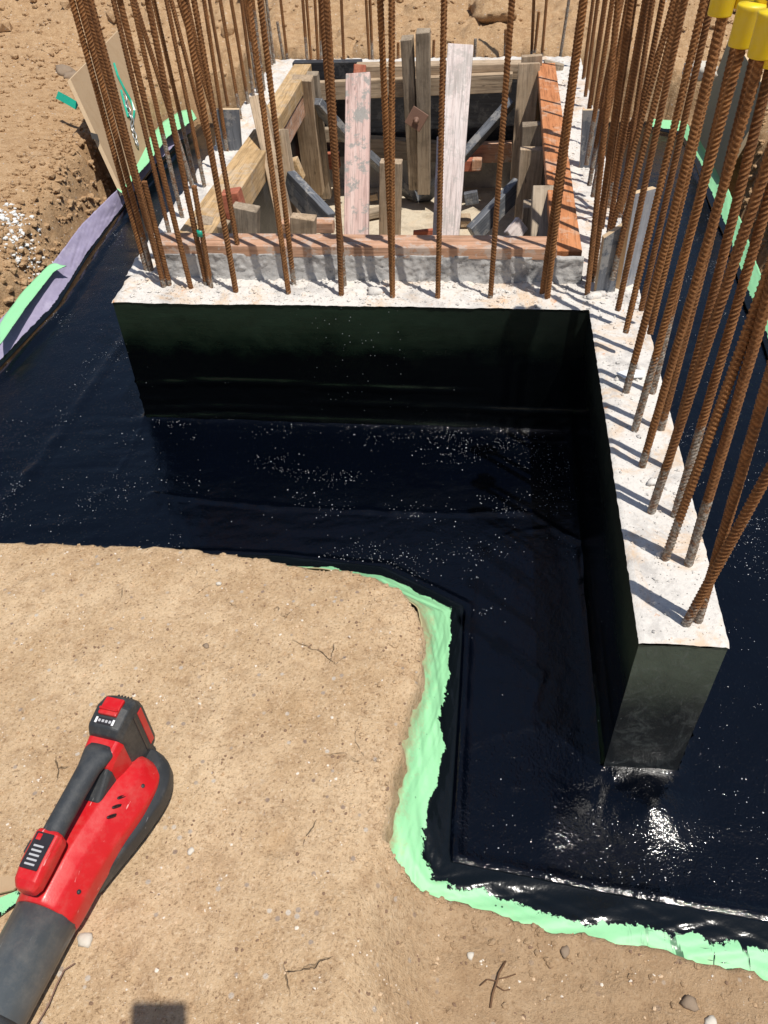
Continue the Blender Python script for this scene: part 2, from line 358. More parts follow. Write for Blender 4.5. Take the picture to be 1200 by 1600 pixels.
SOIL = mat_soil(); BIT = mat_bitumen(); WALLC = mat_wallcoat(); ENDC = mat_endcoat()
CONC = mat_concrete('white wall top concrete', 0.7, (0.67, 0.635, 0.59), (0.46, 0.435, 0.41)); CONCF = mat_concrete('pit floor concrete', 0.25, (0.58, 0.50, 0.38), (0.40, 0.33, 0.24))
RUST = mat_rust()
W_TAN = mat_wood('tan lumber', (0.41, 0.295, 0.19), (0.54, 0.415, 0.29))
W_GOLD = mat_wood('golden lumber', (0.50, 0.32, 0.15), (0.64, 0.45, 0.25), (0.6, 0.56, 0.5), 0.25)
W_GREY = mat_wood('weathered lumber', (0.31, 0.24, 0.17), (0.45, 0.365, 0.27), dirt=0.6)
W_PINK = mat_wood('pink painted lumber', (0.60, 0.40, 0.35), (0.72, 0.56, 0.50), (0.38, 0.36, 0.33), 0.95, 0.15)
W_WHITE = mat_wood('whitewashed lumber', (0.70, 0.58, 0.54), (0.80, 0.72, 0.68), (0.50, 0.47, 0.43), 0.5, 0.2)
W_PLATE = mat_wood('pinkish lumber', (0.50, 0.27, 0.16), (0.62, 0.38, 0.26), (0.60, 0.57, 0.52), 0.5, 0.35)
W_ORANGE = mat_wood('orange stained lumber', (0.50, 0.19, 0.075), (0.62, 0.27, 0.12), (0.66, 0.46, 0.33), 0.5, 0.2)
W_RED = mat_wood('red lumber', (0.42, 0.12, 0.07), (0.52, 0.20, 0.12))
W_FILM = mat_wood('black film faced form ply', (0.030, 0.030, 0.033), (0.05, 0.05, 0.055), (0.22, 0.21, 0.20), 0.22, 0.2, film=0.42)
W_SLATE = mat_wood('slate grey film faced brace', (0.12, 0.128, 0.145), (0.20, 0.212, 0.235), (0.45, 0.43, 0.40), 0.6, 0.2, film=0.38)
W_PLY = mat_simple('tan plywood', (0.44, 0.31, 0.19), 0.85, 0.2, 0.10, 0.4, dust=((0.34, 0.22, 0.12), 0.6))
W_EDGE = mat_simple('pale sawn edge', (0.62, 0.46, 0.29), 0.8, 0.2)
SMEAR = mat_concrete('grey smeared form face', 0.0, (0.44, 0.42, 0.40), (0.24, 0.23, 0.23))
CAPY = mat_simple('yellow cap plastic', (0.84, 0.60, 0.012), 0.42, 0.45, 0.06, 0.1, dust=((0.62, 0.50, 0.22), 0.35))
TEAL = mat_simple('green plastic band', (0.02, 0.36, 0.24), 0.3, 0.5)
STEEL = mat_simple('rusty brown plate', (0.20, 0.11, 0.075), 0.6, 0.4)
CHAIN = mat_simple('galvanised chain', (0.42, 0.43, 0.42), 0.35, 0.5, metal=0.7)
GREENF = mat_flap('green membrane with black smear', (0.27, 0.62, 0.32), (0.33, 0.70, 0.38), edge0=0.32, edge1=0.34, smear=1.9)
PURPF = mat_flap('purple membrane', (0.3, 0.3, 0.5), (0.3, 0.3, 0.5), True, 0.18, 0.2, 0.6)
GREENO = mat_flap('green membrane clean', (0.26, 0.62, 0.32), (0.32, 0.70, 0.38), edge0=-1, edge1=-1)
GREENR = mat_flap('green membrane right', (0.26, 0.62, 0.32), (0.32, 0.70, 0.38), edge0=0.30, edge1=0.3)

# ------------------------------------------------------------------ ground
E_OUT = [(-1.70, 1.20), (-1.07, 1.196), (-.62, 1.21), (-.394, 1.182), (-.264, 1.169), (-.19, 1.155), (-.121, 1.120), (-.080, 1.05), (-.066, .985), (-.062, .921),
         (-.080, .806), (-.090, .702), (-.100, .62), (-.098, .59), (-.082, .568), (-.058, .553), (.031, .540), (.10, .530), (.156, .515), (.192, .520), (.252, .514), (.331, .507), (.396, .490), (.491, .484),
         (.7, .47), (1.06, .45), (1.05, 1.5), (1.03, 2.5), (1.06, 3.4), (1.08, 4.1), (1.06, 4.62), (.60, 4.66), (.45, 4.43), (-1.0, 4.42), (-1.25, 4.62), (-1.62, 4.66), (-1.70, 4.4), (-1.735, 3.84),
         (-1.71, 3.3), (-1.655, 2.8), (-1.63, 2.5), (-1.65, 2.1)]
def axis(parts):
    a = []
    for s, e, st in parts: a.append(np.arange(s, e - 1e-6, st))
    return np.concatenate(a)
def grow(s, e, k=24):
    t = np.linspace(0, 1, k, endpoint=False); return s + (e - s) * (t ** 3)
gx = np.concatenate([-grow(3.2, 200)[::-1], axis([(-3.12, -2.1, .05), (-2.1, -1.5, .016), (-1.5, -1.0, .012), (-1.0, .75, .0075), (.75, 1.35, .016), (1.35, 3.2, .06)]), grow(3.2, 200)])
gy = np.concatenate([-grow(1, 200)[::-1], axis([(-.9, .1, .1), (.1, .25, .02), (.25, 1.26, .0075), (1.26, 4.3, .024), (4.3, 6.6, .022), (6.6, 9, .05)]), grow(9, 250)])
GX, GY = np.meshgrid(gx, gy)
def ground_h(X, Y):
    jit = 0.010 * fbm(X * 22, Y * 22, 3, 5) + 0.006 * fbm(X * 70, Y * 70, 2, 6)
    bank = sst(Y, 1.4, 1.9)                                    # 1 on the dug banks, 0 on the near mud
    sd = poly_sd(X, Y, E_OUT) + jit * (0.95 + 1.8 * bank)
    near = -1.25 + 0.0 * X
    low = sst(X, -.16, .0) * (1 - sst(Y, .50, .66))            # the lower mud in front of the curb
    near = near - 0.118 * low + 0.03 * low * sst(-Y, -.45, -.1)
    near = near - 0.012 * np.exp(-np.maximum(sd, 0) / 0.035) * (1 - low)
    left = -1.25 + 0.085 * sst(-X, 1.66, 1.85) + 0.10 * np.clip(-X - 1.75, 0, 6)
    rightb = -1.25 + 0.10 * sst(X, 1.02, 1.25) + 0.16 * np.clip(X - 1.1, 0, 5)
    back = -1.035 + 0.12 * np.clip(Y - 4.42, 0, 8) - 0.20 * sst(np.abs(X + .35), .80, 1.1) * (1 - sst(Y, 4.6, 5.6)) + 0.10 * np.abs(fbm(X * 2.6, Y * 2.6, 4, 15)) * sst(Y, 4.5, 5.0)
    wl = sst(-X, 1.3, 1.72) * sst(Y, 0.9, 1.7); wr = sst(X, .8, 1.05) * sst(Y, .7, 1.5); wb = sst(Y, 4.2, 4.6) 
    z = near * (1 - wl) + left * wl; z = z * (1 - wr) + rightb * wr
    z = np.where(Y > 4.2, z * (1 - wb) + np.maximum(back, z) * wb, z)
    far = np.maximum(wl, np.maximum(wr, wb))
    rough = 0.0045 * fbm(X * 6, Y * 6, 3, 1) + 0.0030 * fbm(X * 34, Y * 34, 3, 2) - 0.006 * sst(fbm(X * 11, Y * 11, 4, 17), .38, .62)
    lump = 0.030 * fbm(X * 3, Y * 3, 3, 8) + (0.016 + .022 * wb) * np.abs(fbm(X * 9, Y * 9, 4, 3)) + 0.006 * fbm(X * 30, Y * 30, 3, 4)
    rowdy = 0.35 + 1.0 * np.maximum(wb, np.exp(-np.abs(sd - .06) / .09))
    lowmud = 0.010 * np.abs(fbm(X * 14, Y * 14, 5, 9)) * low + 0.003 * np.abs(fbm(X * 20, Y * 20, 4, 19))
    z = z + rough + lump * far * rowdy + lowmud
    wd = 0.02 + 0.07 * bank
    t = sst(sd, -0.008, wd)
    t = t * (1 + 0.25 * bank * fbm(X * 14, Y * 14, 3, 12) * (1 - t) * 4 * t)
    z = -1.47 + (z + 1.47) * t
    return z, sd
GZ, GSD = ground_h(GX, GY)
mid = (GSD[:-1, :-1] + GSD[1:, 1:] + GSD[:-1, 1:] + GSD[1:, :-1]) / 4
ground = link('ground', grid_mesh('ground', GX, GY, GZ, mid > -0.12), SOIL); tag(ground, kind='structure')

# ------------------------------------------------------------------ black membrane slab
WALL_OUT = [(-.983, 1.843), (.270, 1.856), (.271, .806), (.404, .809), (.400, 4.27), (-1.07, 4.27)]
S_OUT = [(-1.60, 1.25), (-.468, 1.302), (-.199, 1.285), (-.006, 1.180), (-.008, .602), (.26, .574), (.512, .554), (1.0, .53), (.96, 2.4), (1.0, 3.4), (1.0, 4.6), (-1.62, 4.6), (-1.66, 3.84), (-1.63, 3.3), (-1.555, 2.5), (-1.575, 2.1), (-1.60, 1.6)]
sx = axis([(-1.70, -1.0, .016), (-1.0, .62, .0075), (.62, 1.06, .014)]); sy = axis([(.50, 1.86, .0075), (1.86, 4.64, .018)])
SX, SY = np.meshgrid(sx, sy)
dW = poly_sd(SX, SY, WALL_OUT); dS = poly_sd(SX, SY, S_OUT)
def g2(P): return [tuple(onz(x, y, -1.385))[:2] for x, y in P]
SZ = -1.39 + 0.0022 * fbm(SX * 5, SY * 5, 3, 21) + 0.0010 * fbm(SX * 38, SY * 38, 3, 22)
SZ += 0.011 * np.exp(-np.maximum(dW, 0) / 0.014) + 0.004 * np.exp(-np.maximum(dW, 0) / 0.06)   # cove against the walls
wob = 0.010 * fbm(SX * 13, SY * 13, 3, 30)
seams = [([(250, 668), (560, 672), (900, 690)], 0.0035, .006), ([(235, 770), (420, 790), (640, 800), (830, 800), (905, 850)], 0.005, .009), ([(735, 945), (745, 870), (800, 830), (860, 825)], 0.003, .006),
         ([(800, 1225), (880, 1228), (930, 1205)], 0.004, .005), ([(955, 1215), (1060, 1225)], 0.004, .006), ([(1075, 1225), (1010, 1228), (965, 1240), (952, 1270), (960, 1310), (985, 1340)], 0.0025, .005),
         ([(940, 1230), (925, 1290), (965, 1370), (1040, 1400), (1110, 1385)], 0.002, .006), ([(255, 455), (170, 560), (60, 720), (0, 790)], 0.0045, .012), ([(270, 440), (300, 400), (205, 440)], .003, .008),
         ([(230, 650), (170, 760), (120, 800), (108, 830)], 0.0022, .005), ([(700, 1180), (760, 1150), (850, 1130)], .0025, .004), ([(905, 860), (925, 1000), (945, 1190)], 0.004, .007), ([(730, 960), (850, 1050), (830, 1110)], .0022, .006)]
for P, a, w in seams: SZ += 1.0 * a * np.exp(-((line_d(SX, SY, g2(P)) + wob) / (.8 * w)) ** 2) * (.35 + 1.3 * vn(SX * 45, SY * 45, 33))
SZ += 0.026 * np.exp(-(((SX - .350) / .060) ** 2 + ((SY - .735) / .050) ** 2)) * (1 + .30 * fbm(SX * 26, SY * 26, 3, 31)) + .0016 * fbm(SX * 50, SY * 50, 3, 36) * np.exp(-(((SX - .33) / .2) ** 2 + ((SY - .70) / .10) ** 2))   # swollen lap in front of the wall end
SZ += 0.010 * np.exp(-(((SX - .175) / .050) ** 2 + ((SY - .70) / .060) ** 2))
brush = fbm(SX * 9 + SY * 4, SY * 34 - SX * 5, 3, 45) * sst(fbm(SX * 3, SY * 3, 2, 46), -.2, .4)
SZ += 0.0021 * brush
patchy = sst(fbm(SX * 4.3, SY * 4.3, 3, 40), 0.05, 0.4)
SZ += patchy * 0.0012 * fbm(SX * 75, SY * 75, 2, 41)
SZ += 0.007 * np.exp(-((dS + .012) / .008) ** 2) * sst(-SY, -2.0, -1.4) * (.5 + .9 * vn(SX * 18, SY * 18, 34))                    # bead along the near curb
ring = 0.016 * np.exp(-((dS + .030) / .012) ** 2) * sst(SY, 1.6, 2.2); SZ += ring
kc = (dS[:-1, :-1] + dS[1:, 1:]) / 2; kw = (dW[:-1, :-1] + dW[1:, 1:]) / 2
slab = link('membrane_floor', grid_mesh('membrane_floor', SX, SY, SZ, (kc < 0.012) & (kw > -0.03)), BIT); tag(slab, kind='structure')

# ------------------------------------------------------------------ membrane flaps
def resample(P, n):
    P = [Vector(p) for p in P]; L = [0]
    for a, b in zip(P[:-1], P[1:]): L.append(L[-1] + (b - a).length)
    out = []; k = 0
    for i in range(n):
        s = L[-1] * i / (n - 1)
        while k < len(P) - 2 and L[k + 1] < s: k += 1
        f = (s - L[k]) / max(1e-9, L[k + 1] - L[k]); out.append(P[k].lerp(P[k + 1], f))
    return np.array([tuple(v) for v in out]), L[-1]
def pairs(P, n):
    """resample a list of (inner, outer) pairs together"""
    I = [Vector(a) for a, b in P]; O = [Vector(b) for a, b in P]
    L = [0]
    for k in range(len(P) - 1): L.append(L[-1] + ((I[k + 1] - I[k]).length + (O[k + 1] - O[k]).length) / 2)
    a = []; b = []; k = 0
    for i in range(n):
        s = L[-1] * i / (n - 1)
        while k < len(P) - 2 and L[k + 1] < s: k += 1
        f = (s - L[k]) / max(1e-9, L[k + 1] - L[k]); a.append(I[k].lerp(I[k + 1], f)); b.append(O[k].lerp(O[k + 1], f))
    return np.array([tuple(v) for v in a]), np.array([tuple(v) for v in b]), L[-1]
def smooth1(A, k):
    for _ in range(k):
        B = A.copy(); B[1:-1] = (A[:-2] + 2 * A[1:-1] + A[2:]) / 4; A = B
    return A
def flap(name, P, mat, label, n=260, m=22, prof=1.0, wave=0.006, seed=0, parent=None, vlo=0.0, vhi=1.0, thick=0.0):
    I, O, L = pairs(P, n); I = smooth1(I, 2); O = smooth1(O, 6)
    v = np.linspace(vlo, vhi, m)[None, :]; u = np.linspace(0, L, n)[:, None]
    hv = v ** prof
    X = I[:, 0:1] * (1 - v) + O[:, 0:1] * v; Y = I[:, 1:2] * (1 - v) + O[:, 1:2] * v
    Z = I[:, 2:3] * (1 - hv) + O[:, 2:3] * hv
    env = np.sin(np.pi * np.clip(v, 0, 1)) + 0.4 * v
    w = wave * (fbm(u * 9 + v * 3, v * 2.2 + u * 2, 3, 50 + seed) - .5 * np.abs(fbm(u * 14 - v * 5, v * 3, 3, 55 + seed))) * env
    Z = Z + w; X = X + w * 0.6
    d = 0.003 * fbm(u * 40, 0 * u, 3, 60 + seed)
    X = X + d * (v > 0.9)
    me = grid_mesh(name, X, Y, Z, uv=np.stack(np.broadcast_arrays(u, v), -1))
    o = link(name, me, mat, parent); 
    sm = o.modifiers.new('thickness', 'SOLIDIFY'); sm.thickness = 0.0022; sm.offset = -1
    if label: tag(o, label, 'membrane')
    return o
zc = -1.380
near_pairs = [((-1.60, 1.25, zc), (-1.62, 1.17, -1.30)), ((-1.07, 1.27, zc), (-1.07, 1.175, -1.29)), ((-.62, 1.293, zc), (-.62, 1.19, -1.29)), ((-.468, 1.302, zc), (-.44, 1.17, -1.275)), ((-.33, 1.294, zc), (-.32, 1.162, -1.262)),
              ((-.199, 1.285, zc), (-.200, 1.145, -1.27)), ((-.006, 1.180, zc), (-.10, 1.08, -1.275)), ((-.006, 1.12, zc), (-.082, 1.0, -1.28)), ((-.006, .95, zc), (-.092, .86, -1.285)), ((-.007, .80, zc), (-.108, .75, -1.292)),
              ((-.008, .68, zc), (-.125, .64, -1.30)), ((-.008, .62, zc), (-.130, .57, -1.33)), ((-.004, .600, zc), (-.10, .49, -1.385)), ((.02, .598, zc), (-.01, .470, -1.395)), ((.12, .589, zc), (.11, .455, -1.395)), ((.26, .574, zc), (.25, .430, -1.395)),
              ((.40, .563, zc), (.40, .430, -1.392)), ((.512, .554, zc), (.52, .42, -1.39)), ((1.0, .53, zc), (1.0, .40, -1.39))]
flap('membrane_flap', near_pairs, GREENF, 'bright green membrane flap along the near mud edge, smeared black on its inner side', n=900, m=44, prof=1.5, wave=0.009, seed=1)
zl = -1.382
left_pairs = []
for (ix, iy), (ox, oy), oz in [((0, 575), (0, 500), -1.325), ((90, 480), (75, 420), -1.315), ((135, 405), (128, 350), -1.31), ((185, 335), (183, 296), -1.305), ((212, 300), (212, 258), -1.31), ((235, 270), (235, 226), -1.315), ((270, 236), (262, 200), -1.32), ((305, 208), (292, 174), -1.33)]:
    a = onz(ix, iy, zl); b = onz(ox, oy, oz); left_pairs.append((tuple(a), tuple(b)))
left_pairs = [((-1.595, 1.30, zl), (-1.68, 1.30, -1.325)), ((-1.590, 1.75, zl), (-1.67, 1.75, -1.325))] + left_pairs
flap('membrane_flap', left_pairs, PURPF, 'dusty purple membrane strip turned up along the left bank', n=320, m=20, prof=1.3, wave=0.006, seed=2)
def strip_px(name, P, zi, zo, mat, label, seed, n=80):
    pr = [(tuple(onz(a[0], a[1], zi)), tuple(onz(b[0], b[1], zo))) for a, b in P]
    return flap(name, pr, mat, label, n=n, m=8, prof=1.0, wave=0.004, seed=seed)
strip_px('membrane_flap', [((0, 540), (0, 505)), ((40, 482), (36, 455)), ((85, 424), (78, 413)), ((104, 416), (86, 412))], -1.312, -1.302, GREENO, 'mint green membrane strip lying on the purple strip at the left frame edge', 3)
strip_px('membrane_flap', [((190, 302), (183, 296)), ((214, 275), (210, 248)), ((240, 246), (233, 216)), ((262, 214), (255, 190)), ((292, 196), (284, 172)), ((308, 186), (300, 172))], -1.31, -1.300, GREENO, 'mint green membrane strip at the foot of the leaning plywood', 4)
right_pairs = [(tuple(onz(a[0], a[1], -1.382)), tuple(onz(b[0], b[1], z))) for a, b, z in [((1010, 200), (1012, 186), -1.36), ((1062, 212), (1070, 190), -1.35), ((1085, 255), (1105, 225), -1.345), ((1108, 318), (1130, 276), -1.34), ((1130, 368), (1158, 345), -1.34),
               ((1148, 420), (1178, 400), -1.34), ((1165, 480), (1200, 455), -1.34), ((1192, 535), (1232, 520), -1.34), ((1225, 640), (1275, 620), -1.34)]]
flap('membrane_flap', right_pairs, GREENR, 'bright green membrane strip along the foot of the right bank', n=220, m=16, prof=1.2, wave=0.005, seed=5)

# ------------------------------------------------------------------ concrete wall
wall = empty('foundation_wall', (0, 1.9, -1.39)); tag(wall, 'white topped concrete foundation wall, its sides coated in black bitumen', 'wall', kind='thing')
def top_z(X, Y):
    z = -1.0 + 0.004 * fbm(X * 7, Y * 7, 3, 70) + 0.0016 * fbm(X * 60, Y * 60, 3, 71)
    rough_front = sst(-X, -.25, -.20) * sst(Y, 1.86, 1.92)
    z = z + 0.016 * np.abs(fbm(X * 24, Y * 24, 5, 72)) * np.clip(rough_front + .6 * sst(Y, 1.95, 2.6), 0, 1)
    return z
def bil(c, nu, nv):
    u = np.linspace(0, 1, nu)[None, :, None]; v = np.linspace(0, 1, nv)[:, None, None]; c = [np.array(p, float) for p in c]
    return (c[0] * (1 - u) + c[1] * u) * (1 - v) + (c[3] * (1 - u) + c[2] * u) * v
def top_patch(c, nu, nv, edges):
    G = bil(c, nu, nv); X, Y = G[..., 0].copy(), G[..., 1].copy()
    d = 0.0028 * fbm(X * 55 + 3, Y * 55, 3, 75)
    if 'b' in edges: Y[0] -= np.abs(d[0]) 
    if 'r' in edges: X[:, -1] += np.abs(d[:, -1])
    if 'l' in edges: X[:, 0] -= np.abs(d[:, 0])
    Z = top_z(X, Y)
    if 'b' in edges: Z[0] -= 0.003
    if 'l' in edges: Z[:, 0] -= 0.003
    if 'r' in edges: Z[:, -1] -= 0.003
    return grid_mesh('t', X, Y, Z)
tops = [top_patch([(-.985, 1.841), (.270, 1.854), (.262, 2.002), (-.985, 1.99)], 190, 26, 'bl'), top_patch([(.262, 1.854), (.404, 1.854), (.401, 4.27), (.262, 4.27)], 22, 300, 'r'),
        top_patch([(.2695, .804), (.4055, .807), (.404, 1.8542), (.2695, 1.8542)], 26, 160, 'blr'), top_patch([(-1.0, 1.99), (-.885, 1.99), (-.92, 4.12), (-1.07, 4.12)], 22, 260, 'l'),
        top_patch([(-1.07, 4.12), (.262, 4.12), (.262, 4.27), (-1.07, 4.27)], 130, 20, '')]
link('wall_top', join_meshes('wall_top', tops), CONC, wall)
def side_patch(p0, p1, nrm, seed, z1=-1.003, z0=-1.41, ragged=0.006, nu=None):
    L = math.hypot(p1[0] - p0[0], p1[1] - p0[1]); nu = nu or max(12, int(L / .009)); nv = 46
    u = np.linspace(0, 1, nu)[None, :]; v = np.linspace(0, 1, nv)[:, None]
    X = p0[0] + (p1[0] - p0[0]) * u + 0 * v; Y = p0[1] + (p1[1] - p0[1]) * u + 0 * v
    Zt = z1 - 0.5 * ragged * (1 + fbm(u * L * 30, 0 * u, 4, 80 + seed)); Z = z0 + (Zt - z0) * v
    s = u * L + 10 * seed
    d = 0.0016 * fbm(s * 8, Z * 8, 4, 90) + 0.0008 * fbm(s * 50, Z * 50, 3, 91)
    for zz, a, w in (((-1.255, .006, .004), (-1.312, .006, .0045), (-1.345, .004, .004), (-1.376, .006, .006)) if seed != 6 else ()):                 # laps of the coat
        d = d + a * np.exp(-((Z - zz - .012 * fbm(s * 3.3, 0 * s, 3, 92)) / w) ** 2) * sst(fbm(s * 2.1 + zz * 40, 0 * s, 2, 93), -.35, 0.0)
    d = d + 0.0011 * fbm(s * 28, Z * 70, 3, 95) * sst(-Z, 1.22, 1.30) * (seed != 6) + 0.010 * np.exp(-(Z - z0) / 0.016)
    X = X + nrm[0] * d; Y = Y + nrm[1] * d
    return grid_mesh('s', X, Y, Z)
link('bitumen_coat', join_meshes('bitumen_coat', [side_patch((-.983, 1.843), (.272, 1.856), (0, -1), 1), side_patch((.2705, 1.856), (.2705, .806), (-1, 0), 2), side_patch((-1.07, 4.27), (-.983, 1.843), (-1, 0), 3),
     side_patch((.404, .809), (.400, 4.27), (1, 0), 4)]), WALLC, wall)
link('wall_end_coat', side_patch((.2705, .806), (.4045, .809), (0, -1), 6, z1=-1.004, ragged=.010, nu=60), ENDC, wall)
inn = [side_patch((-.885, 1.992), (.262, 2.002), (0, 1), 11, z0=-1.6), side_patch((.262, 2.0), (.262, 4.12), (-1, 0), 12, z0=-1.6), side_patch((-.92, 4.12), (.262, 4.12), (0, -1), 13, z0=-1.6), side_patch((-.885, 1.99), (-.92, 4.12), (1, 0), 14, z0=-1.6), side_patch((-1.07, 4.27), (.4, 4.27), (0, 1), 15, z0=-1.6)]
link('pit_side', join_meshes('pit_side', inn), SMEAR, wall)
for o_ in wall.children: o_.location = -wall.location
# lumps of hardened mortar on the wall top
def blob(name, c, r, sc=(1, 1, .5), mat=None, seed=0, sub=2, amp=.3, flat=False):
    bm = bmesh.new(); bmesh.ops.create_icosphere(bm, subdivisions=sub, radius=1)
    q = random.Random(seed); ph = [q.uniform(0, 9) for _ in range(6)]
    for v in bm.verts:
        n = v.co.normalized(); k = 1 + amp * (math.sin(n.x * 3.1 + ph[0]) * math.cos(n.y * 2.7 + ph[1]) + .5 * math.sin(n.z * 5.3 + n.x * 4 + ph[2]) + .35 * math.sin(n.y * 9 + n.x * 7 + ph[3])) + q.uniform(-.06, .06)
        v.co = Vector((n.x * sc[0], n.y * sc[1], n.z * sc[2])) * r * k
    me = bpy.data.meshes.new(name); bm.to_mesh(me); bm.free()
    o = link(name, me, mat, smooth=not flat); o.location = c; o.rotation_euler[2] = q.uniform(0, 6.3)
    return o
for k, (x, y, r) in enumerate([(590, 455, .024), (612, 452, .016), (929, 462, .018), (940, 458, .014), (770, 455, .013), (742, 458, .011), (300, 428, .018), (266, 395, .020), (1000, 575, .009), (1021, 752, .010)]):
    o = blob('mortar_lump', onz(x, y, -.996), r, (1.3, .9, .5), CONC, 40 + k, 2, .25); o.parent = wall; o.location = onz(x, y, -.996) - wall.location
pit = link('pit_floor', grid_mesh('pit_floor', *[np.asarray(a) for a in (lambda X, Y: (X, Y, -1.555 + 0.006 * fbm(X * 5, Y * 5, 3, 99)))(*np.meshgrid(np.linspace(-.95, .3, 60), np.linspace(1.95, 4.16, 90)))]), CONCF); tag(pit, kind='structure')

# ------------------------------------------------------------------ rebar
def rebar_mesh(L, seed, rad=.0094, bent=0.0):
    q = random.Random(seed); NA = 16; dz = .0016; NZ = int(L / dz) + 1
    th = np.arange(NA) * 2 * math.pi / NA
    Z = (np.arange(NZ) * dz)[:, None]; T = th[None, :]
    pitch = .0092
    side = np.where(np.sin(T) >= 0, 1.0, -1.0)
    a = np.abs(((T + math.pi / 2) % math.pi) / math.pi * 2 - 1)     # 0 mid of a side .. 1 at the long seam
    a2 = ((T % math.pi) / math.pi) - .5
    pitch = pitch * (rad / .0088) ** .5
    ph = (Z + side * .0 + a2 * .0115 * side) / pitch + (side > 0) * .5
    w = np.cos(2 * math.pi * ph)
    rib = sst(w, .35, .9) * (1 - sst(np.abs(a2), .40, .5))
    seam = np.exp(-((np.minimum(T % math.pi, math.pi - T % math.pi)) / .22) ** 2) * np.ones_like(Z)
    rr = rad + (.00165 * rib + .0012 * seam) * (rad / .0092) ** .6
    cx = bent * np.sin(Z * 3.1 + q.uniform(0, 3)) ; cy = bent * np.cos(Z * 2.3 + q.uniform(0, 3))
    cx = cx - cx[0]; cy = cy - cy[0]
    X = rr * np.cos(T) + cx; Y = rr * np.sin(T) + cy; ZZ = Z + 0 * T
    V = np.stack([X, Y, ZZ], -1).reshape(-1, 3); I = np.arange(NZ * NA).reshape(NZ, NA)
    Q = np.stack([I[:-1], np.roll(I[:-1], -1, 1), np.roll(I[1:], -1, 1), I[1:]], -1).reshape(-1, 4)
    top = len(V); V = np.concatenate([V, [[cx[-1, 0], cy[-1, 0], L - .0005]]])
    tri = [(I[-1, k], I[-1, (k + 1) % NA], top, top) for k in range(NA)]
    me = np_mesh('rebar', V, Q)
    # closed top
    bm = bmesh.new(); bm.from_mesh(me); bm.verts.ensure_lookup_table()
    ringv = [bm.verts[int(i)] for i in I[-1]]
    try: bm.faces.new(ringv)
    except Exception: pass
    bm.to_mesh(me); bm.free()
    at = me.attributes.new('rib', 'FLOAT', 'POINT'); vals = np.zeros(len(me.vertices), np.float32); rv = np.maximum(rib, seam * .6).reshape(-1); vals[:len(rv)] = rv
    at.data.foreach_set('value', vals)
    me.materials.append(RUST); return me
BARS = {r: [rebar_mesh(.80, k, rad=r + .0002 * (k % 3), bent=.003 * (k % 3)) for k in range(n)] for r, n in ((.0062, 7), (.0064, 6))}
STUBS = {}
bar_i = 0; bar_tops = []
def rebar(bx, by, tx, ty, splash=0.02, label='', group='rebar standing in the foundation wall', top=None, zt=None, rad=.0062, cap=None):
    """base seen at (bx, by) on the wall top, passing (tx, ty) higher up; the least lean that explains both"""
    global bar_i
    b = onz(bx, by, -1.0)
    z2 = -.245 + rnd.uniform(-.025, .02) if zt is None else zt
    n = Vector(ray(bx, by)).cross(Vector(ray(tx, ty))).normalized()
    p = Vector((b.x, b.y, z2)); nh = Vector((n.x, n.y, 0)); k = -(n.dot(p)) / max(1e-6, nh.length_squared)
    t = p + nh * k
    d = (t - b).normalized(); L = (t - b).length
    if cap is not None:
        rr = Vector(ray(*cap)).normalized(); bb = d.dot(rr); L = min(.795, max(.3, (bb * b.dot(rr) - d.dot(b)) / (1 - bb * bb)))
    if top is not None:                                   # stub whose end shows at this image position
        r = Vector(ray(*top)); rr = r.normalized(); w0 = b; bb = d.dot(rr); dd = d.dot(w0); ee = rr.dot(w0)
        s = (bb * ee - dd) / (1 - bb * bb); L = max(.02, s)
        key = round(L, 3)
        me = STUBS.setdefault(key, rebar_mesh(L + .015, 77, rad)); emb = .015
    else:
        me = BARS[rad][bar_i % len(BARS[rad])]; emb = .80 - L
    o = bpy.data.objects.new('rebar', me); COL.objects.link(o)
    q = Vector((0, 0, 1)).rotation_difference(d)
    m = q.to_matrix().to_4x4() @ Matrix.Rotation(rnd.uniform(0, 6.28), 4, 'Z')
    m.translation = b - d * emb; o.matrix_world = m
    o.color = (emb + splash, 0, 0, 1); bar_i += 1
    tag(o, label, 'rebar', group)
    if top is None: bar_tops.append((b + d * L, d, label))
    return o
ORD = ['first', 'second', 'third', 'fourth', 'fifth', 'sixth', 'seventh', 'eighth', 'ninth', 'tenth', 'eleventh', 'twelfth', 'thirteenth', 'fourteenth', 'fifteenth', 'sixteenth', 'seventeenth', 'eighteenth', 'nineteenth', 'twentieth', 'twenty first', 'twenty second', 'twenty third', 'twenty fourth']
# front wall, left to right
FR = [(229, 423, 112, 0, .05), (237, 424, 123, 0, .10), (256, 448, 143, 0, .02), (299, 453, 187, 0, .0), (323, 447, 228, 0, .01), (369, 457, 295, 0, .0), (380, 433, 303, 0, .04), (451, 459, 388, 0, .0), (459, 445, 406, 0, .05),
            (533, 463, 509, 0, .0), (538, 448, 502, 0, .10), (613, 465, 609, 0, .0), (613, 452, 600, 0, .0), (684, 466, 694, 0, .0), (766, 466, 800, 0, .01), (847, 460, 911, 0, .0), (855, 468, 920, 0, .0), (917, 463, 945, 200, .0), (926, 440, 958, 200, .02)]
for i, (a, b, c, d, s) in enumerate(FR):
    rebar(a, b, c, d, s, 'rust brown rebar on the front wall, %s base from the left end' % ORD[i], 'tall rebar along the front wall')
rebar(265, 446, 214, 238, .02, 'short rebar stub standing beside the tall bars at the left end of the front wall', 'short rebar stubs', top=(221, 284))
rebar(330, 450, 303, 290, .03, 'short rebar stub with a green band, on the front wall left of the golden beam', 'short rebar stubs', top=(303, 290))
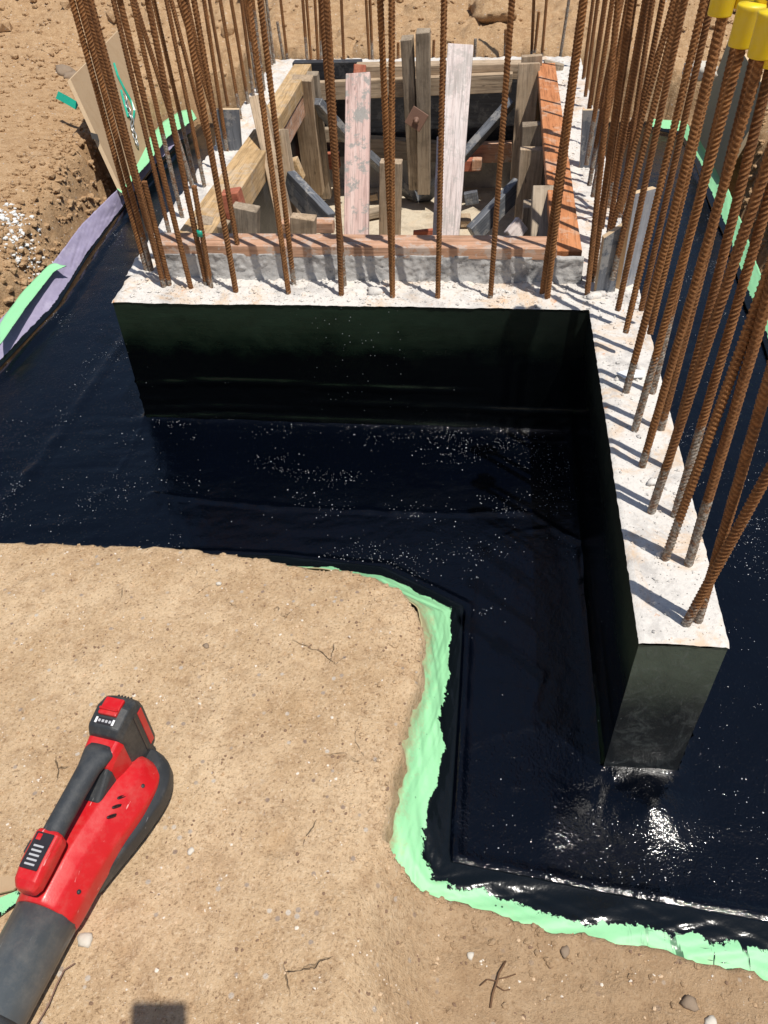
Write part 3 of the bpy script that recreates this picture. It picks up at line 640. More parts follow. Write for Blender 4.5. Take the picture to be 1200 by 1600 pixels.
# left wall, near to far
LF = [(266, 370, 177, 0, .05), (285, 341, 207, 0, .24), (302, 296, 213, 0, .20), (245, 405, 133, 0, .08), (345, 233, 292, 0, .14), (335, 262, 270, 0, .1), (306, 287, 240, 0, .22), (320, 294, 260, 0, .10), (355, 238, 318, 0, .06), (350, 232, 283, 0, .02), (356, 166, 327, 0, .0), (377, 190, 345, 0, .10), (388, 163, 362, 0, .05), (396, 150, 377, 0, .1),
      (403, 145, 382, 0, .2), (413, 142, 396, 0, .30), (425, 102, 410, 0, .30)]
for i, (a, b, c, d, s) in enumerate(LF):
    rebar(a, b, c, d, s, 'rebar on the left wall, %s base from the near corner' % ORD[i], 'tall rebar along the left wall', zt=-.20)
# back wall, left to right
BK = [(429, 100, 416, 0, .35), (449, 92, 439, 0, .02), (480, 95, 472, 0, .1), (486, 94, 479, 0, .0), (497, 94, 492, 0, .0), (502, 94, 499, 0, .08), (537, 95, 532, 0, .0), (577, 94, 572, 0, .0), (582, 93, 578, 0, .08), (831, 79, 835, 0, .0), (847, 83, 854, 0, .0), (876, 85, 889, 0, .28)]
for i, (a, b, c, d, s) in enumerate(BK):
    rebar(a, b, c, d, s, 'distant rebar on the back wall in front of the clods, %s base from the left' % ORD[i], 'tall rebar along the back wall')
for (a, b, c, d, s, l) in [(443, 92, 433, 33, .4, 'grey splashed short rebar at the left end of the back wall'), (622, 92, 622, 66, .0, 'rebar stub on the back wall left of the twin uprights'), (677, 90, 678, 62, .0, 'rebar stub on the back wall right of the twin uprights'),
                           (742, 84, 743, 60, .3, 'grey rebar stub on the back wall behind the whitewashed board'), (789, 87, 790, 46, .05, 'rebar stub on the back wall behind a tall front bar'), (836, 77, 842, 18, .0, 'thin short rebar beside the right rear post')]:
    rebar(a, b, c, d, s, l, 'short rebar stubs', top=(c, d))
# right wall: far part, then the inner and outer rows down to the near end
RF = [(893, 105, 909, 0, .05), (909, 140, 927, 0, .0), (912, 168, 936, 0, .0), (915, 205, 945, 0, .0), (908, 257, 945, 0, .16), (913, 277, 957, 0, .18), (917, 310, 970, 0, .16), (922, 328, 981, 0, .14), (937, 378, 992, 0, .05), (948, 385, 1003, 0, .05), (965, 360, 1020, 0, .03), (958, 300, 1012, 0, .05), (968, 350, 1030, 0, .06), (925, 230, 972, 0, .06), (932, 265, 988, 0, .12), (935, 335, 1036, 60, .05), (940, 420, 1050, 0, .1), (962, 398, 1064, 0, .04), (946, 345, 1009, 0, .12), (951, 460, 1062, 0, .10), (960, 508, 1070, 0, .03), (996, 508, 1085, 120, .0)]
for i, (a, b, c, d, s) in enumerate(RF):
    rebar(a, b, c, d, s, 'rebar in the dense far cluster on the right wall, %s base from the back' % ORD[i], 'tall rebar along the right wall', rad=.0062, zt=-.16)
RN = [(969, 555, 1053, 200, .05, 'inner row, beside the corner of the black recess'), (1007, 557, 1090, 200, .05, 'outer row, behind the scrap of white paper'), (977, 613, 1080, 200, .08, 'inner row, just in front of the white paper scrap'), (1019, 615, 1075, 380, .18, 'outer row, grey splashed foot'),
      (991, 673, 1122, 200, .17, 'inner row, grey splashed foot with a mortar chip beside it'), (1032, 671, 1105, 380, .03, 'outer row, crusted with old mortar'), (1003, 729, 1157, 200, .03, 'inner row, rusty foot beside orange stains'), (1042, 732, 1180, 200, .08, 'outer row, foot hidden behind a leaning bar'),
      (1018, 799, 1165, 380, .10, 'inner row, leaning right over the orange stained concrete'), (1054, 806, 1180, 380, .20, 'outer row, foot crusted grey to half height'), (1039, 874, 1155, 560, .09, 'inner row, second from the wall end'), (1074, 883, 1166, 560, .15, 'outer row, second from the wall end')]
RCAP = {2: (1124, -24), 4: (1169, 22), 6: (1189, 34), 7: (1218, 50), 3: (1178, -36), 5: (1205, -25)}
for i, (a, b, c, d, s, l) in enumerate(RN):
    rebar(a, b, c, d, s, 'rebar on the right wall, ' + l, 'tall rebar along the right wall', rad=.0064, cap=RCAP.get(i), zt=-.14 if i < 2 else None)
rebar(1090, 971, 1146, 780, .05, 'rebar nearest the wall end, standing straight behind its crossing twin', 'tall rebar along the right wall', rad=.0064)
rebar(1071, 975, 1176, 780, .05, 'rebar nearest the wall end, leaning hard right across its twin', 'tall rebar along the right wall', rad=.0064)

# yellow protective caps on the bar ends
def cap_mesh():
    N = 28; prof = [(0.0112, -.040), (.0178, -.040), (.0183, -.038), (.0188, 0.004), (.0194, .006), (.0196, .010), (.0185, .0125), (0.0, .0135)]
    V = []; F = []
    for r, z in prof:
        for k in range(N): a = 2 * math.pi * k / N; V.append((r * math.cos(a), r * math.sin(a), z))
    for j in range(len(prof) - 1):
        for k in range(N): F.append((j * N + k, j * N + (k + 1) % N, (j + 1) * N + (k + 1) % N, (j + 1) * N + k))
    me = mesh('rebar_cap', V, F); me.materials.append(CAPY); me.polygons.foreach_set('use_smooth', [True] * len(me.polygons))
    return me
CAP = cap_mesh()
cap_seen = {}
def proj(P):
    v = AX.T @ np.array(P); return 600 + FPX * v[0] / v[2], 800 + FPX * v[1] / v[2], v[2]
inview = []
for (p, d, lab) in bar_tops:
    if p.y > 2.9: continue
    o = bpy.data.objects.new('safety_cap', CAP); COL.objects.link(o)
    m = Vector((0, 0, 1)).rotation_difference(d).to_matrix().to_4x4(); m.translation = p; o.matrix_world = m
    x, y, _ = proj(p)
    if -20 < x < 1220 and -30 < y < 1600: inview.append((x, y, o))
    tag(o, 'yellow cap on ' + ' '.join(lab.replace('rust brown ', '').replace(',', '').split()[:13]), 'rebar cap', 'yellow caps on the rebar ends')
inview.sort()
for i, (x, y, o) in enumerate(inview):
    o['label'] = 'yellow rebar cap in the upper right corner, %s from the left' % ORD[min(i, 23)]

# ------------------------------------------------------------------ formwork
form = empty('formwork', (-.33, 3.0, -1.555)); tag(form, 'timber formwork bracing inside the pit behind the front wall', 'formwork')
def timber(name, p0, p1, w, t, wdir, mat, parent=None, label=None, cat='board', group=None, bev=.002, ext0=0, ext1=0, warp=0.0, taper=1.0):
    p0 = Vector(p0); p1 = Vector(p1); z = (p1 - p0).normalized(); p0 = p0 - z * ext0; p1 = p1 + z * ext1; L = (p1 - p0).length
    x = Vector(wdir); x = (x - z * x.dot(z)).normalized(); y = z.cross(x)
    ns = 7; V = []; F = []
    q = random.Random(int(abs(p0.x * 1e3 + p0.y * 7e3 + p1.z * 3e3)))
    for i in range(ns):
        s = i / (ns - 1); zz = L * (s - .5); ox = warp * math.sin(s * 3.1); 
        for a, b in ((-1, -1), (1, -1), (1, 1), (-1, 1)):
            V.append((a * w / 2 * (1 + (taper - 1) * s) + ox + q.uniform(-.0007, .0007), b * t / 2 + q.uniform(-.0006, .0006), zz + (q.uniform(-.003, .003) if i in (0, ns - 1) else 0)))
    for i in range(ns - 1):
        for k in range(4): F.append((i * 4 + k, i * 4 + (k + 1) % 4, (i + 1) * 4 + (k + 1) % 4, (i + 1) * 4 + k))
    F.append((3, 2, 1, 0)); F.append(tuple((ns - 1) * 4 + k for k in range(4)))
    o = link(name, mesh(name, V, F), mat)
    m = Matrix((x, y, z)).transposed().to_4x4(); m.translation = (p0 + p1) / 2
    if parent is not None:
        o.parent = parent; m.translation -= parent.location; o.matrix_local = m
        if label: o['label'] = label
    else:
        o.matrix_world = m; tag(o, label, cat, group)
    bevel(o, bev); return o
T = lambda *a, **k: timber(*a, parent=form, **k)
# plates and beams round the top
T('top_plate', (-.90, 2.020, -.921), (.185, 2.028, -.921), .078, .032, (0, 1, 0), W_PLATE, label='pinkish plank lying along the front wall')
T('form_board', (-.885, 1.999, -1.135), (.256, 2.009, -1.135), .394, .014, (0, 0, 1), W_SLATE)
def smear():
    n, m = 260, 30; u = np.linspace(0, 1, n)[None, :]; v = np.linspace(0, 1, m)[:, None]
    X = -.885 + 1.141 * u + 0 * v; Z = -1.004 + .078 * v + 0 * u + 0.005 * fbm(X * 20, 0 * X, 3, 111) * v
    Y = 1.984 + .01 * u - 0.003 - 0.008 * np.clip(fbm(X * 22, Z * 22, 4, 110) + .15, 0, 1) - .008 * (1 - v) ** 3 - 0.007 * np.clip(fbm(X * 60, Z * 60, 3, 112), 0, 1)
    Y[-1] = 1.998
    return grid_mesh('mortar_smear', X, Y, Z)
sm_ = link('mortar_smear', smear(), mat_concrete('grey mortar smear', 0.0, (0.46, 0.445, 0.425), (0.09, 0.09, 0.095)), form); sm_.location = -form.location
T('beam', (-.822, 2.12, -.975), (-.816, 3.02, -.975), .100, .088, (1, 0, 0), W_GOLD, label='golden beam along the left wall')
T('beam', (-.842, 3.16, -.965), (-.858, 3.93, -.965), .080, .060, (1, 0, 0), W_GOLD)
T('beam', (-.830, 3.12, -1.045), (-.842, 3.86, -1.045), .045, .080, (1, 0, 0), W_PLATE)
T('beam', (.216, 2.035, -.948), (.224, 3.88, -.948), .076, .036, (1, 0, 0), W_ORANGE, label='bright orange plank striped with bar shadows')
T('beam', (-.62, 3.955, -.975), (.21, 3.965, -.975), .080, .06, (0, 1, 0), W_TAN)
T('beam', (-.92, 4.02, -.985), (-.60, 4.02, -.985), .05, .08, (0, 1, 0), W_FILM)
T('rail', ony(490, 142, 3.90), ony(800, 128, 3.90), .075, .038, (0, 0, 1), W_TAN)
T('rail', ony(497, 252, 4.02), ony(530, 250, 4.02), .07, .05, (0, 0, 1), W_RED, label='short red block')
T('rail', ony(700, 240, 4.0), ony(800, 236, 4.0), .085, .05, (0, 0, 1), W_PLATE)
T('rail', ony(712, 258, 3.93), ony(752, 256, 3.93), .05, .05, (0, 0, 1), W_RED)
T('rail', ony(570, 228, 4.02), ony(700, 238, 4.02), .09, .05, (0, 0, 1), W_GREY)
# dark film faced panels lining the pit
T('form_panel', (-.91, 4.085, -1.19), (.25, 4.085, -1.19), .40, .018, (0, 0, 1), W_FILM)
T('form_panel', (-.872, 2.02, -1.24), (-.902, 4.07, -1.24), .48, .018, (0, 0, 1), W_FILM)
T('form_panel', (.248, 2.02, -1.24), (.248, 4.07, -1.24), .48, .018, (0, 0, 1), W_FILM)
# uprights
def upright(px0, px1, Y0, Y1, w, t, mat, wd=(1, 0, 0), label=None, name='upright', **k):
    return T(name, ony(*px0, Y0), ony(*px1, Y1), w, t, wd, mat, label=label, **k)
upright((472, 121), (492, 300), 3.70, 3.80, .088, .06, W_TAN, label='tan post at the rear left corner')
upright((486, 114), (508, 308), 3.80, 3.86, .062, .05, W_GREY)
upright((404, 160), (452, 372), 2.98, 2.60, .050, .088, W_TAN, (1, 0, 0))
upright((440, 202), (466, 372), 3.08, 2.95, .036, .07, W_TAN)
upright((474, 338), (474, 400), 2.42, 2.42, .078, .045, W_TAN)
upright((384, 322), (384, 400), 2.22, 2.22, .075, .05, W_GREY)
T('block', ony(330, 345, 2.20), ony(330, 400, 2.20), .10, .06, (1, 0, 0), W_GREY)
T('block', ony(352, 320, 2.28), ony(378, 316, 2.28), .075, .05, (0, 0, 1), W_RED)
T('block', ony(440, 352, 2.55), ony(522, 352, 2.55), .034, .05, (0, 0, 1), W_PLATE)
T('block', ony(452, 268, 3.2), ony(470, 262, 3.2), .08, .05, (0, 0, 1), W_GOLD)
T('block', ony(508, 210, 3.9), ony(545, 208, 3.9), .06, .05, (0, 0, 1), W_GREY)
upright((636, 58), (648, 292), 3.80, 3.86, .050, .07, W_GREY, label='left one of two grey uprights bolted through a square plate')
upright((661, 47), (663, 300), 3.78, 3.84, .058, .07, W_GREY, label='right one of two grey uprights bolted through a square plate')
upright((611, 252), (609, 385), 2.95, 2.95, .080, .05, W_TAN, label='short tan post behind the middle front bars')
upright((831, 86), (822, 330), 3.86, 3.86, .088, .05, W_TAN, label='tall post at the rear right corner')
upright((827, 99), (812, 292), 3.78, 3.70, .090, .045, W_TAN)
upright((834, 193), (828, 340), 3.20, 3.20, .085, .05, W_GREY)
upright((832, 231), (820, 362), 3.02, 3.02, .088, .045, W_TAN)
upright((854, 298), (850, 412), 2.48, 2.30, .086, .06, W_GREY, label='rough weathered post stub at the front right corner')
upright((830, 318), (824, 372), 2.62, 2.62, .05, .06, W_GREY)
T('block', ony(738, 256, 3.9), ony(752, 256, 3.9), .05, .04, (0, 0, 1), W_PLATE)
T('block', ony(862, 112, 4.05), ony(866, 98, 4.05), .09, .04, (1, 0, 0), W_GREY)
# braces
def brace(a, Ya, b, Yb, w, t, wd, mat=W_SLATE, label=None): return T('brace', ony(*a, Ya), ony(*b, Yb), w, t, wd, mat, label=label)
brace((492, 158), 3.72, (545, 218), 3.85, .075, .035, (0, -1, 1))
brace((572, 240), 3.85, (650, 312), 3.95, .070, .035, (0, -1, 1))
brace((452, 285), 2.95, (515, 352), 2.75, .092, .036, (.7, -.5, 1), label='slate grey brace with scraped streaks')
brace((800, 158), 3.80, (722, 246), 3.70, .060, .035, (0, -1, 1))
brace((712, 258), 3.75, (660, 312), 3.95, .060, .035, (0, -1, 1))
brace((812, 290), 3.10, (738, 366), 2.95, .070, .036, (-.7, -.5, 1), label='pale grey brace at the right of the pit')
brace((372, 352), 2.28, (400, 374), 2.25, .085, .03, (.4, -.6, 1))
brace((816, 348), 2.42, (797, 372), 2.38, .02, .05, (0, 1, 0), W_WHITE)
# square washer plate and tie bolt
tie = empty('form_tie', ony(651, 186, 3.72)); tag(tie, 'rusty square washer plate bolted across the twin grey uprights', 'tie plate')
def local_box(name, size, mat, parent, loc=(0, 0, 0), rot=(0, 0, 0), bev=.002, seg=1):
    sx_, sy_, sz_ = [s / 2 for s in size]
    V = [(a * sx_, b * sy_, c * sz_) for c in (-1, 1) for a, b in ((-1, -1), (1, -1), (1, 1), (-1, 1))]
    F = [(3, 2, 1, 0), (4, 5, 6, 7), (0, 1, 5, 4), (1, 2, 6, 5), (2, 3, 7, 6), (3, 0, 4, 7)]
    o = link(name, mesh(name, V, F), mat, parent); o.location = loc; o.rotation_euler = rot; bevel(o, bev, seg); return o
def tube(name, P, r, mat, parent=None, N=10, caps=True, loc=(0, 0, 0)):
    P = [Vector(p) for p in P]; rs = r if isinstance(r, (list, tuple)) else [r] * len(P); V = []; F = []
    up = Vector((0, 0, 1)); 
    for i, p in enumerate(P):
        d = (P[min(i + 1, len(P) - 1)] - P[max(i - 1, 0)]).normalized(); a = d.cross(up if abs(d.z) < .9 else Vector((1, 0, 0))).normalized(); b = d.cross(a)
        for k in range(N): an = 2 * math.pi * k / N; V.append(p + (a * math.cos(an) + b * math.sin(an)) * rs[i])
    for i in range(len(P) - 1):
        for k in range(N): F.append((i * N + k, i * N + (k + 1) % N, (i + 1) * N + (k + 1) % N, (i + 1) * N + k))
    if caps: F.append(tuple(range(N))[::-1]); F.append(tuple((len(P) - 1) * N + k for k in range(N)))
    o = link(name, mesh(name, V, F), mat, parent, smooth=True); o.location = loc; return o
local_box('washer_plate', (.078, .008, .078), STEEL, tie, rot=(R(-8), R(33), R(4)))
tube('bolt', [(0, .03, 0), (0, -.045, 0)], .008, STEEL, tie); tube('nut', [(0, -.012, 0), (0, -.026, 0)], .015, STEEL, tie, N=6)
# loose painted boards leaning in the pit
timber('leaning_board', atd(560, 116, 2.90), atd(557, 372, 2.92), .090, .030, (1, 0, 0), W_PINK, None, 'pink painted board with grey mortar patches standing upright in the pit', 'board', ext1=.40)
timber('leaning_board', atd(720, 72, 2.80), atd(700, 372, 2.88), .090, .034, (1, 0, 0), W_WHITE, None, 'long whitewashed pinkish board standing upright in the pit, top above the back wall', 'board', ext1=.43, taper=.80)
timber('leaning_board', atd(689, 215, 3.0), atd(682, 372, 3.0), .030, .02, (1, 0, 0), W_WHITE, None, 'thin pale strip standing beside the whitewashed board', 'board')
timber('wood_block', ony(563, 102, 3.92), ony(562, 118, 3.9), .055, .03, (1, 0, 0), W_RED, None, 'small red stained block on the back plank above the pink board', 'block')
timber('wood_block', ony(735, 300, 3.6), ony(738, 318, 3.6), .06, .03, (1, 0, 0), W_SLATE, None, 'small grey offcut on the pit floor right of the whitewashed board', 'offcut')
timber('wood_block', onz(726, 338, -1.53), onz(728, 350, -1.53), .05, .03, (1, 0, 0), W_TAN, None, 'small tan offcut on the pit floor below the grey offcut', 'offcut')
timber('wood_block', onz(545, 340, -1.53), onz(600, 330, -1.53), .06, .03, (0, 1, 0), W_GREY, None, 'grey offcut on the pit floor behind the pink board', 'offcut')
timber('wood_block', ony(578, 308, 3.9), ony(590, 306, 3.9), .03, .03, (0, 0, 1), W_TAN, None, 'small tan offcut at the rear of the pit floor', 'offcut')
timber('wood_block', onz(646, 366, -1.40), onz(690, 362, -1.40), .02, .03, (0, 1, 0), W_RED, None, 'thin reddish stick on the pit floor in front of the twin uprights', 'offcut')
# stub form panels standing on the walls
def quad_panel(name, pts, mat, label, th=.016, cat='form panel', edge=True):
    """a sheet through four corners, real thickness"""
    P = [Vector(p) for p in pts]; n = (P[1] - P[0]).cross(P[3] - P[0]).normalized(); c = sum(P, Vector()) / 4
    root = empty(name, c) if edge else None
    F0 = [p - c for p in P]; B0 = [p - c + n * th for p in P]
    V = F0 + B0; F = [(0, 1, 2, 3), (7, 6, 5, 4)]
    if not edge: F += [(i, (i + 1) % 4 + 0, (i + 1) % 4 + 4, i + 4)[::-1] for i in range(4)]
    o = link('face' if edge else name, mesh(name, V, F), mat, root)
    if edge:
        F2 = [(i, (i + 1) % 4, (i + 1) % 4 + 4, i + 4)[::-1] for i in range(4)]
        link('sawn_edge', mesh('sawn_edge', V, F2), W_EDGE, root); tag(root, label, cat)
    else:
        o.location = c; tag(o, label, cat)
    return root or o
z0 = -1.004
bl, br = onz(338, 238, z0), onz(379, 235, z0)
quad_panel('stub_panel', [bl, br, ony(374, 169, br.y), ony(334, 169, bl.y)], W_SLATE, 'dark square offcut of form ply standing on the left wall')
bl, br = onz(905, 262, z0), onz(940, 262, z0)
quad_panel('stub_panel', [bl, br, ony(943, 170, br.y), ony(910, 170, bl.y)], W_SLATE, 'grey form ply piece standing among the far bars on the right wall')
bl, br = onz(927, 457, z0), onz(957, 454, z0)
quad_panel('stub_panel', [bl, br, ony(972, 348, br.y), ony(941, 368, bl.y)], W_SLATE, 'dark form ply piece with slanted top standing by the inner corner of the right wall')
bl, br = onz(960, 452, z0), onz(990, 440, z0)
quad_panel('stub_panel', [bl, br, ony(1019, 291, br.y), ony(985, 300, bl.y)], mat_wood('pale grey film ply', (0.30, 0.31, 0.34), (0.38, 0.39, 0.42), (0.5, 0.48, 0.45), 0.4, 0.2, film=0.5), 'pale grey form ply piece behind the dense bars on the right wall')

# ------------------------------------------------------------------ plywood sheets leaning on the banks
def sheet(name, bl, br, tr, tl, mat, label):
    n = (br - bl).cross(tl - bl).normalized(); r = tr.normalized(); tr = r * (bl.dot(n) / r.dot(n))
    return quad_panel(name, [bl, br, tr, tl], mat, label, .018, 'plywood sheet')
lp = sheet('plywood_sheet', onz(188, 306, -1.325), onz(232, 230, -1.325), ony(183, 48, 4.32), ony(105, 127, 3.62), W_PLY, 'tan plywood sheet leaning on the left bank behind the bars')
rp = sheet('plywood_sheet', onz(1126, 280, -1.33), onz(1086, 205, -1.33), ony(1142, 52, 4.30), ony(1202, 150, 3.62), mat_simple('weathered ply', (0.40, 0.36, 0.24), .85, .2, .15, .4, dust=((.28, .25, .17), .5)), 'weathered plywood sheet leaning on the right bank behind the capped bars')
# printed stamp on the plywood edge, as a dark flat label
a, b, c, d = [onz(*p, -1.22) for p in ((137, 206), (153, 210), (155, 222), (141, 218))]
def flat(name, pts, mat, label, cat, th=.0012):
    c = sum((Vector(p) for p in pts), Vector()) / len(pts); n = (Vector(pts[1]) - Vector(pts[0])).cross(Vector(pts[2]) - Vector(pts[0])).normalized()
    if n.dot(-c) < 0: n = -n
    P = [Vector(p) - c for p in pts]; k = len(P); V = P + [p + n * th for p in P]
    F = [tuple(range(k)), tuple(range(2 * k - 1, k - 1, -1))] + [(i, (i + 1) % k, (i + 1) % k + k, i + k) for i in range(k)]
    o = link(name, mesh(name, V, F), mat); o.location = c; tag(o, label, cat); return o
def on_plane(px, A, n): r = Vector(ray(*px)); return r * (A.dot(n) / r.dot(n))
PL = [onz(188, 306, -1.325), onz(232, 230, -1.325), ony(183, 48, 4.32), ony(105, 127, 3.62)]
PN = (PL[1] - PL[0]).cross(PL[3] - PL[0]).normalized(); 
if PN.dot(-PL[0]) < 0: PN = -PN
PA = PL[0] + PN * .021
st = flat('ink_stamp', [on_plane(p, PA, PN) for p in ((141, 207), (152, 210), (155, 221), (144, 217))], mat_simple('dark ink', (.06, .055, .05), .8), None, None)
st.parent = lp; st.location = st.location - lp.location
for k in ('label', 'category'):
    if k in st: del st[k]
# green plastic strap and the chain hanging over the sheet
def strap(name, pts, w, label, mat=TEAL):
    P = [Vector(p) for p in pts]; V = []; F = []
    for i, p in enumerate(P):
        d = (P[min(i + 1, len(P) - 1)] - P[max(0, i - 1)]).normalized(); s = d.cross(-p.normalized()).normalized() * w / 2
        V += [p - s, p + s]
    for i in range(len(P) - 1): F.append((2 * i, 2 * i + 1, 2 * i + 3, 2 * i + 2))
    o = link(name, mesh(name, V, F), mat); m = o.modifiers.new('thickness', 'SOLIDIFY'); m.thickness = .0012; tag(o, label, 'strap'); return o
PB = PL[0] + PN * .026
strap('plastic_strap', [on_plane(p, PB, PN) for p in ((178, 98), (184, 118), (194, 138), (204, 156), (210, 172), (208, 188), (200, 182), (194, 160), (189, 140))], .010, 'thin green plastic strap looped over the leaning plywood')
PC = PL[0] + PN * .03
ch = empty('chain', on_plane((200, 165), PC, PN)); tag(ch, 'short steel chain hanging down the leaning plywood', 'chain')
cp = [(193, 148), (197, 158), (199, 168), (203, 177), (207, 187), (206, 197), (209, 207), (212, 217), (215, 227)]
for i in range(len(cp) - 1):
    a = on_plane(cp[i], PC, PN) - ch.location; b = on_plane(cp[i + 1], PC, PN) - ch.location; d = (b - a).normalized(); s = d.cross(PN).normalized() if i % 2 else PN
    c0 = (a + b) / 2; Lh = (b - a).length * .62
    pts = [c0 + d * Lh * math.cos(t) + s * .009 * math.sin(t) for t in np.linspace(0, 2 * math.pi, 13)]
    tube('chain_link', pts, .0035, CHAIN, ch, N=6, caps=False)
strap('plastic_band', [onz(89, 148, -1.02), onz(104, 156, -1.03), onz(121, 166, -1.05)], .034, 'folded teal green plastic band lying on the left dirt beside the plywood')
flat('paper_scrap', [onz(x, y, -.992) for x, y in ((962, 583), (985, 577), (1008, 579), (1006, 590), (975, 591))], mat_simple('white paper', (.75, .76, .76), .7, .2, .02), 'scrap of white paper lying between bars on the right wall', 'paper')
# tie wire round the front right bars
tube('tie_wire', [onz(900, 342, -.93), onz(925, 340, -.92), onz(952, 338, -.93), onz(975, 335, -.92)], .0012, STEEL, N=5); tag(bpy.data.objects['tie_wire'], 'thin rusty tie wire strung between bars over the orange plank', 'wire')
# bands on two bars
def band(px, py, depth_of, label):
    b = onz(*depth_of, -1.0); r = Vector(ray(px, py)); t = (b.x * r.x + b.y * r.y) / (r.x ** 2 + r.y ** 2); p = r * t
    o = tube('tape_band', [p - Vector((0, 0, .008)), p + Vector((0, 0, .008))], .0085, TEAL, N=14); tag(o, label, 'tape'); return o
band(313, 364, (330, 450), 'green tape band round the short stub at the front wall')
# ------------------------------------------------------------------ cordless blower
RED = mat_simple('red housing plastic', (0.55, 0.010, 0.014), 0.36, 0.5, 0.10, 0.15, scratch=((0.75, 0.45, 0.42), 0.8), dust=((0.50, 0.20, 0.16), 0.3))
BLK = mat_simple('dusty black plastic', (0.030, 0.033, 0.036), 0.5, 0.45, 0.2, 0.35, scratch=((0.30, 0.30, 0.29), 0.6), dust=((0.22, 0.20, 0.17), 0.35))
GRP = mat_simple('grip rubber', (0.035, 0.040, 0.046), 0.6, 0.4, 0.2, 0.5, scratch=((0.3, 0.3, 0.3), 0.4), dust=((0.25, 0.23, 0.20), 0.2))
TUB = mat_simple('grey black tube', (0.075, 0.086, 0.093), 0.36, 0.5, 0.15, 0.1, scratch=((0.3, 0.3, 0.29), 0.6), dust=((0.24, 0.22, 0.19), 0.4))
GRY = mat_simple('grey print', (0.45, 0.45, 0.46), 0.5); DKP = mat_simple('control panel', (0.025, 0.022, 0.026), 0.35)
WHT = mat_simple('white print', (0.8, 0.8, 0.8), 0.5); INK = mat_simple('black marker', (0.02, 0.008, 0.008), 0.5)
bl_root = empty('leaf_blower', (-.565, .50, -1.250)); tag(bl_root, 'red and black cordless leaf blower lying on the mud, battery end up', 'leaf blower')
bl_root.rotation_euler = (0, 0, math.atan2(-.145, .989)); bl_root.scale = (.93, 1, 1)
def dense(st, k=6):
    st = [np.array(r, float) for r in st]; out = []
    for i in range(len(st) - 1):
        p0, p1, p2, p3 = st[max(i - 1, 0)], st[i], st[i + 1], st[min(i + 2, len(st) - 1)]
        for j in range(k):
            u = j / k; out.append(tuple(.5 * (2 * p1 + (p2 - p0) * u + (2 * p0 - 5 * p1 + 4 * p2 - p3) * u * u + (3 * p1 - p0 - 3 * p2 + p3) * u ** 3)))
    out.append(tuple(st[-1])); return out
def loft(name, st, mat, parent, N=8, power=None, loc=(0, 0, 0), bev=.004, smooth=False, shape=None):
    """st: (y, cx, cz, halfwidth, halfheight); shape: list of unit (x, z)"""
    sh = shape or [(math.cos(2 * math.pi * (k + .5) / N), math.sin(2 * math.pi * (k + .5) / N)) for k in range(N)]
    N = len(sh); V = []; F = []
    for (y, cx, cz, hw, hh) in st:
        for x, z in sh: V.append((cx + x * hw, y, cz + z * hh))
    for i in range(len(st) - 1):
        for k in range(N): F.append((i * N + k, (i + 1) * N + k, (i + 1) * N + (k + 1) % N, i * N + (k + 1) % N))
    F.append(tuple(range(N))); F.append(tuple((len(st) - 1) * N + k for k in range(N))[::-1])
    o = link(name, mesh(name, V, F), mat, parent, smooth=smooth); o.location = loc
    if bev: bevel(o, bev, 3)
    return o
OCT = [(1, -.35), (1, .25), (.62, .78), (.22, 1), (-.22, 1), (-.62, .78), (-1, .25), (-1, -.35), (-.6, -1), (.6, -1)]
RND = [(math.cos(2 * math.pi * k / 28), math.sin(2 * math.pi * k / 28)) for k in range(28)]
def rounded(sh, k=3, f=.13):
    out = []
    for i, p in enumerate(sh):
        a, b = sh[i - 1], sh[(i + 1) % len(sh)]; A = (p[0] + (a[0] - p[0]) * f, p[1] + (a[1] - p[1]) * f); B = (p[0] + (b[0] - p[0]) * f, p[1] + (b[1] - p[1]) * f)
        for j in range(k + 1):
            u = j / k; out.append(((1 - u) ** 2 * A[0] + 2 * u * (1 - u) * p[0] + u * u * B[0], (1 - u) ** 2 * A[1] + 2 * u * (1 - u) * p[1] + u * u * B[1]))
    return out
body = loft('housing', dense([(-.120, 0, .058, .046, .047), (-.112, 0, .059, .051, .053), (-.05, .002, .062, .053, .056), (.0, .005, .063, .057, .056), (.05, .010, .062, .063, .056), (.095, .014, .060, .062, .052), (.122, .014, .057, .055, .046), (.134, .013, .054, .046, .038)]), RED, bl_root, shape=rounded(OCT), bev=0, smooth=True)
loft('underside', dense([(-.060, .004, .034, .046, .028), (-.02, .006, .034, .055, .032), (.04, .012, .036, .067, .034), (.10, .017, .038, .071, .036), (.140, .016, .040, .060, .034), (.156, .014, .046, .042, .028)]), BLK, bl_root, shape=rounded([(1, -.3), (1, .5), (.7, 1), (-.7, 1), (-1, .5), (-1, -.3), (-.6, -1), (.6, -1)]), bev=0, smooth=True)
for k in range(7): local_box('vent_rib', (.010, .0035, .026), BLK, bl_root, (.0775 - .0045 * abs(k - 3.6), .020 + k * .014, .040), (0, 0, R(4)), .001)
for (px_, py_, pz_) in ((.044, -.085, .086), (.060, .085, .090)): tube('screw', [(px_, py_, pz_ - .004), (px_ + .003, py_, pz_ + .002)], .0032, BLK, body, N=8)
tb = loft('nozzle_tube', [(-.60, 0, .050, .038, .038), (-.30, 0, .053, .0455, .0455), (-.10, 0, .056, .0500, .0500)], TUB, bl_root, shape=RND, bev=0, smooth=True)
loft('nozzle_collar', [(-.62, 0, .050, .0405, .0405), (-.255, 0, .0535, .0482, .0482), (-.250, 0, .0535, .0470, .0470)], BLK, tb, shape=RND, bev=0, smooth=True)
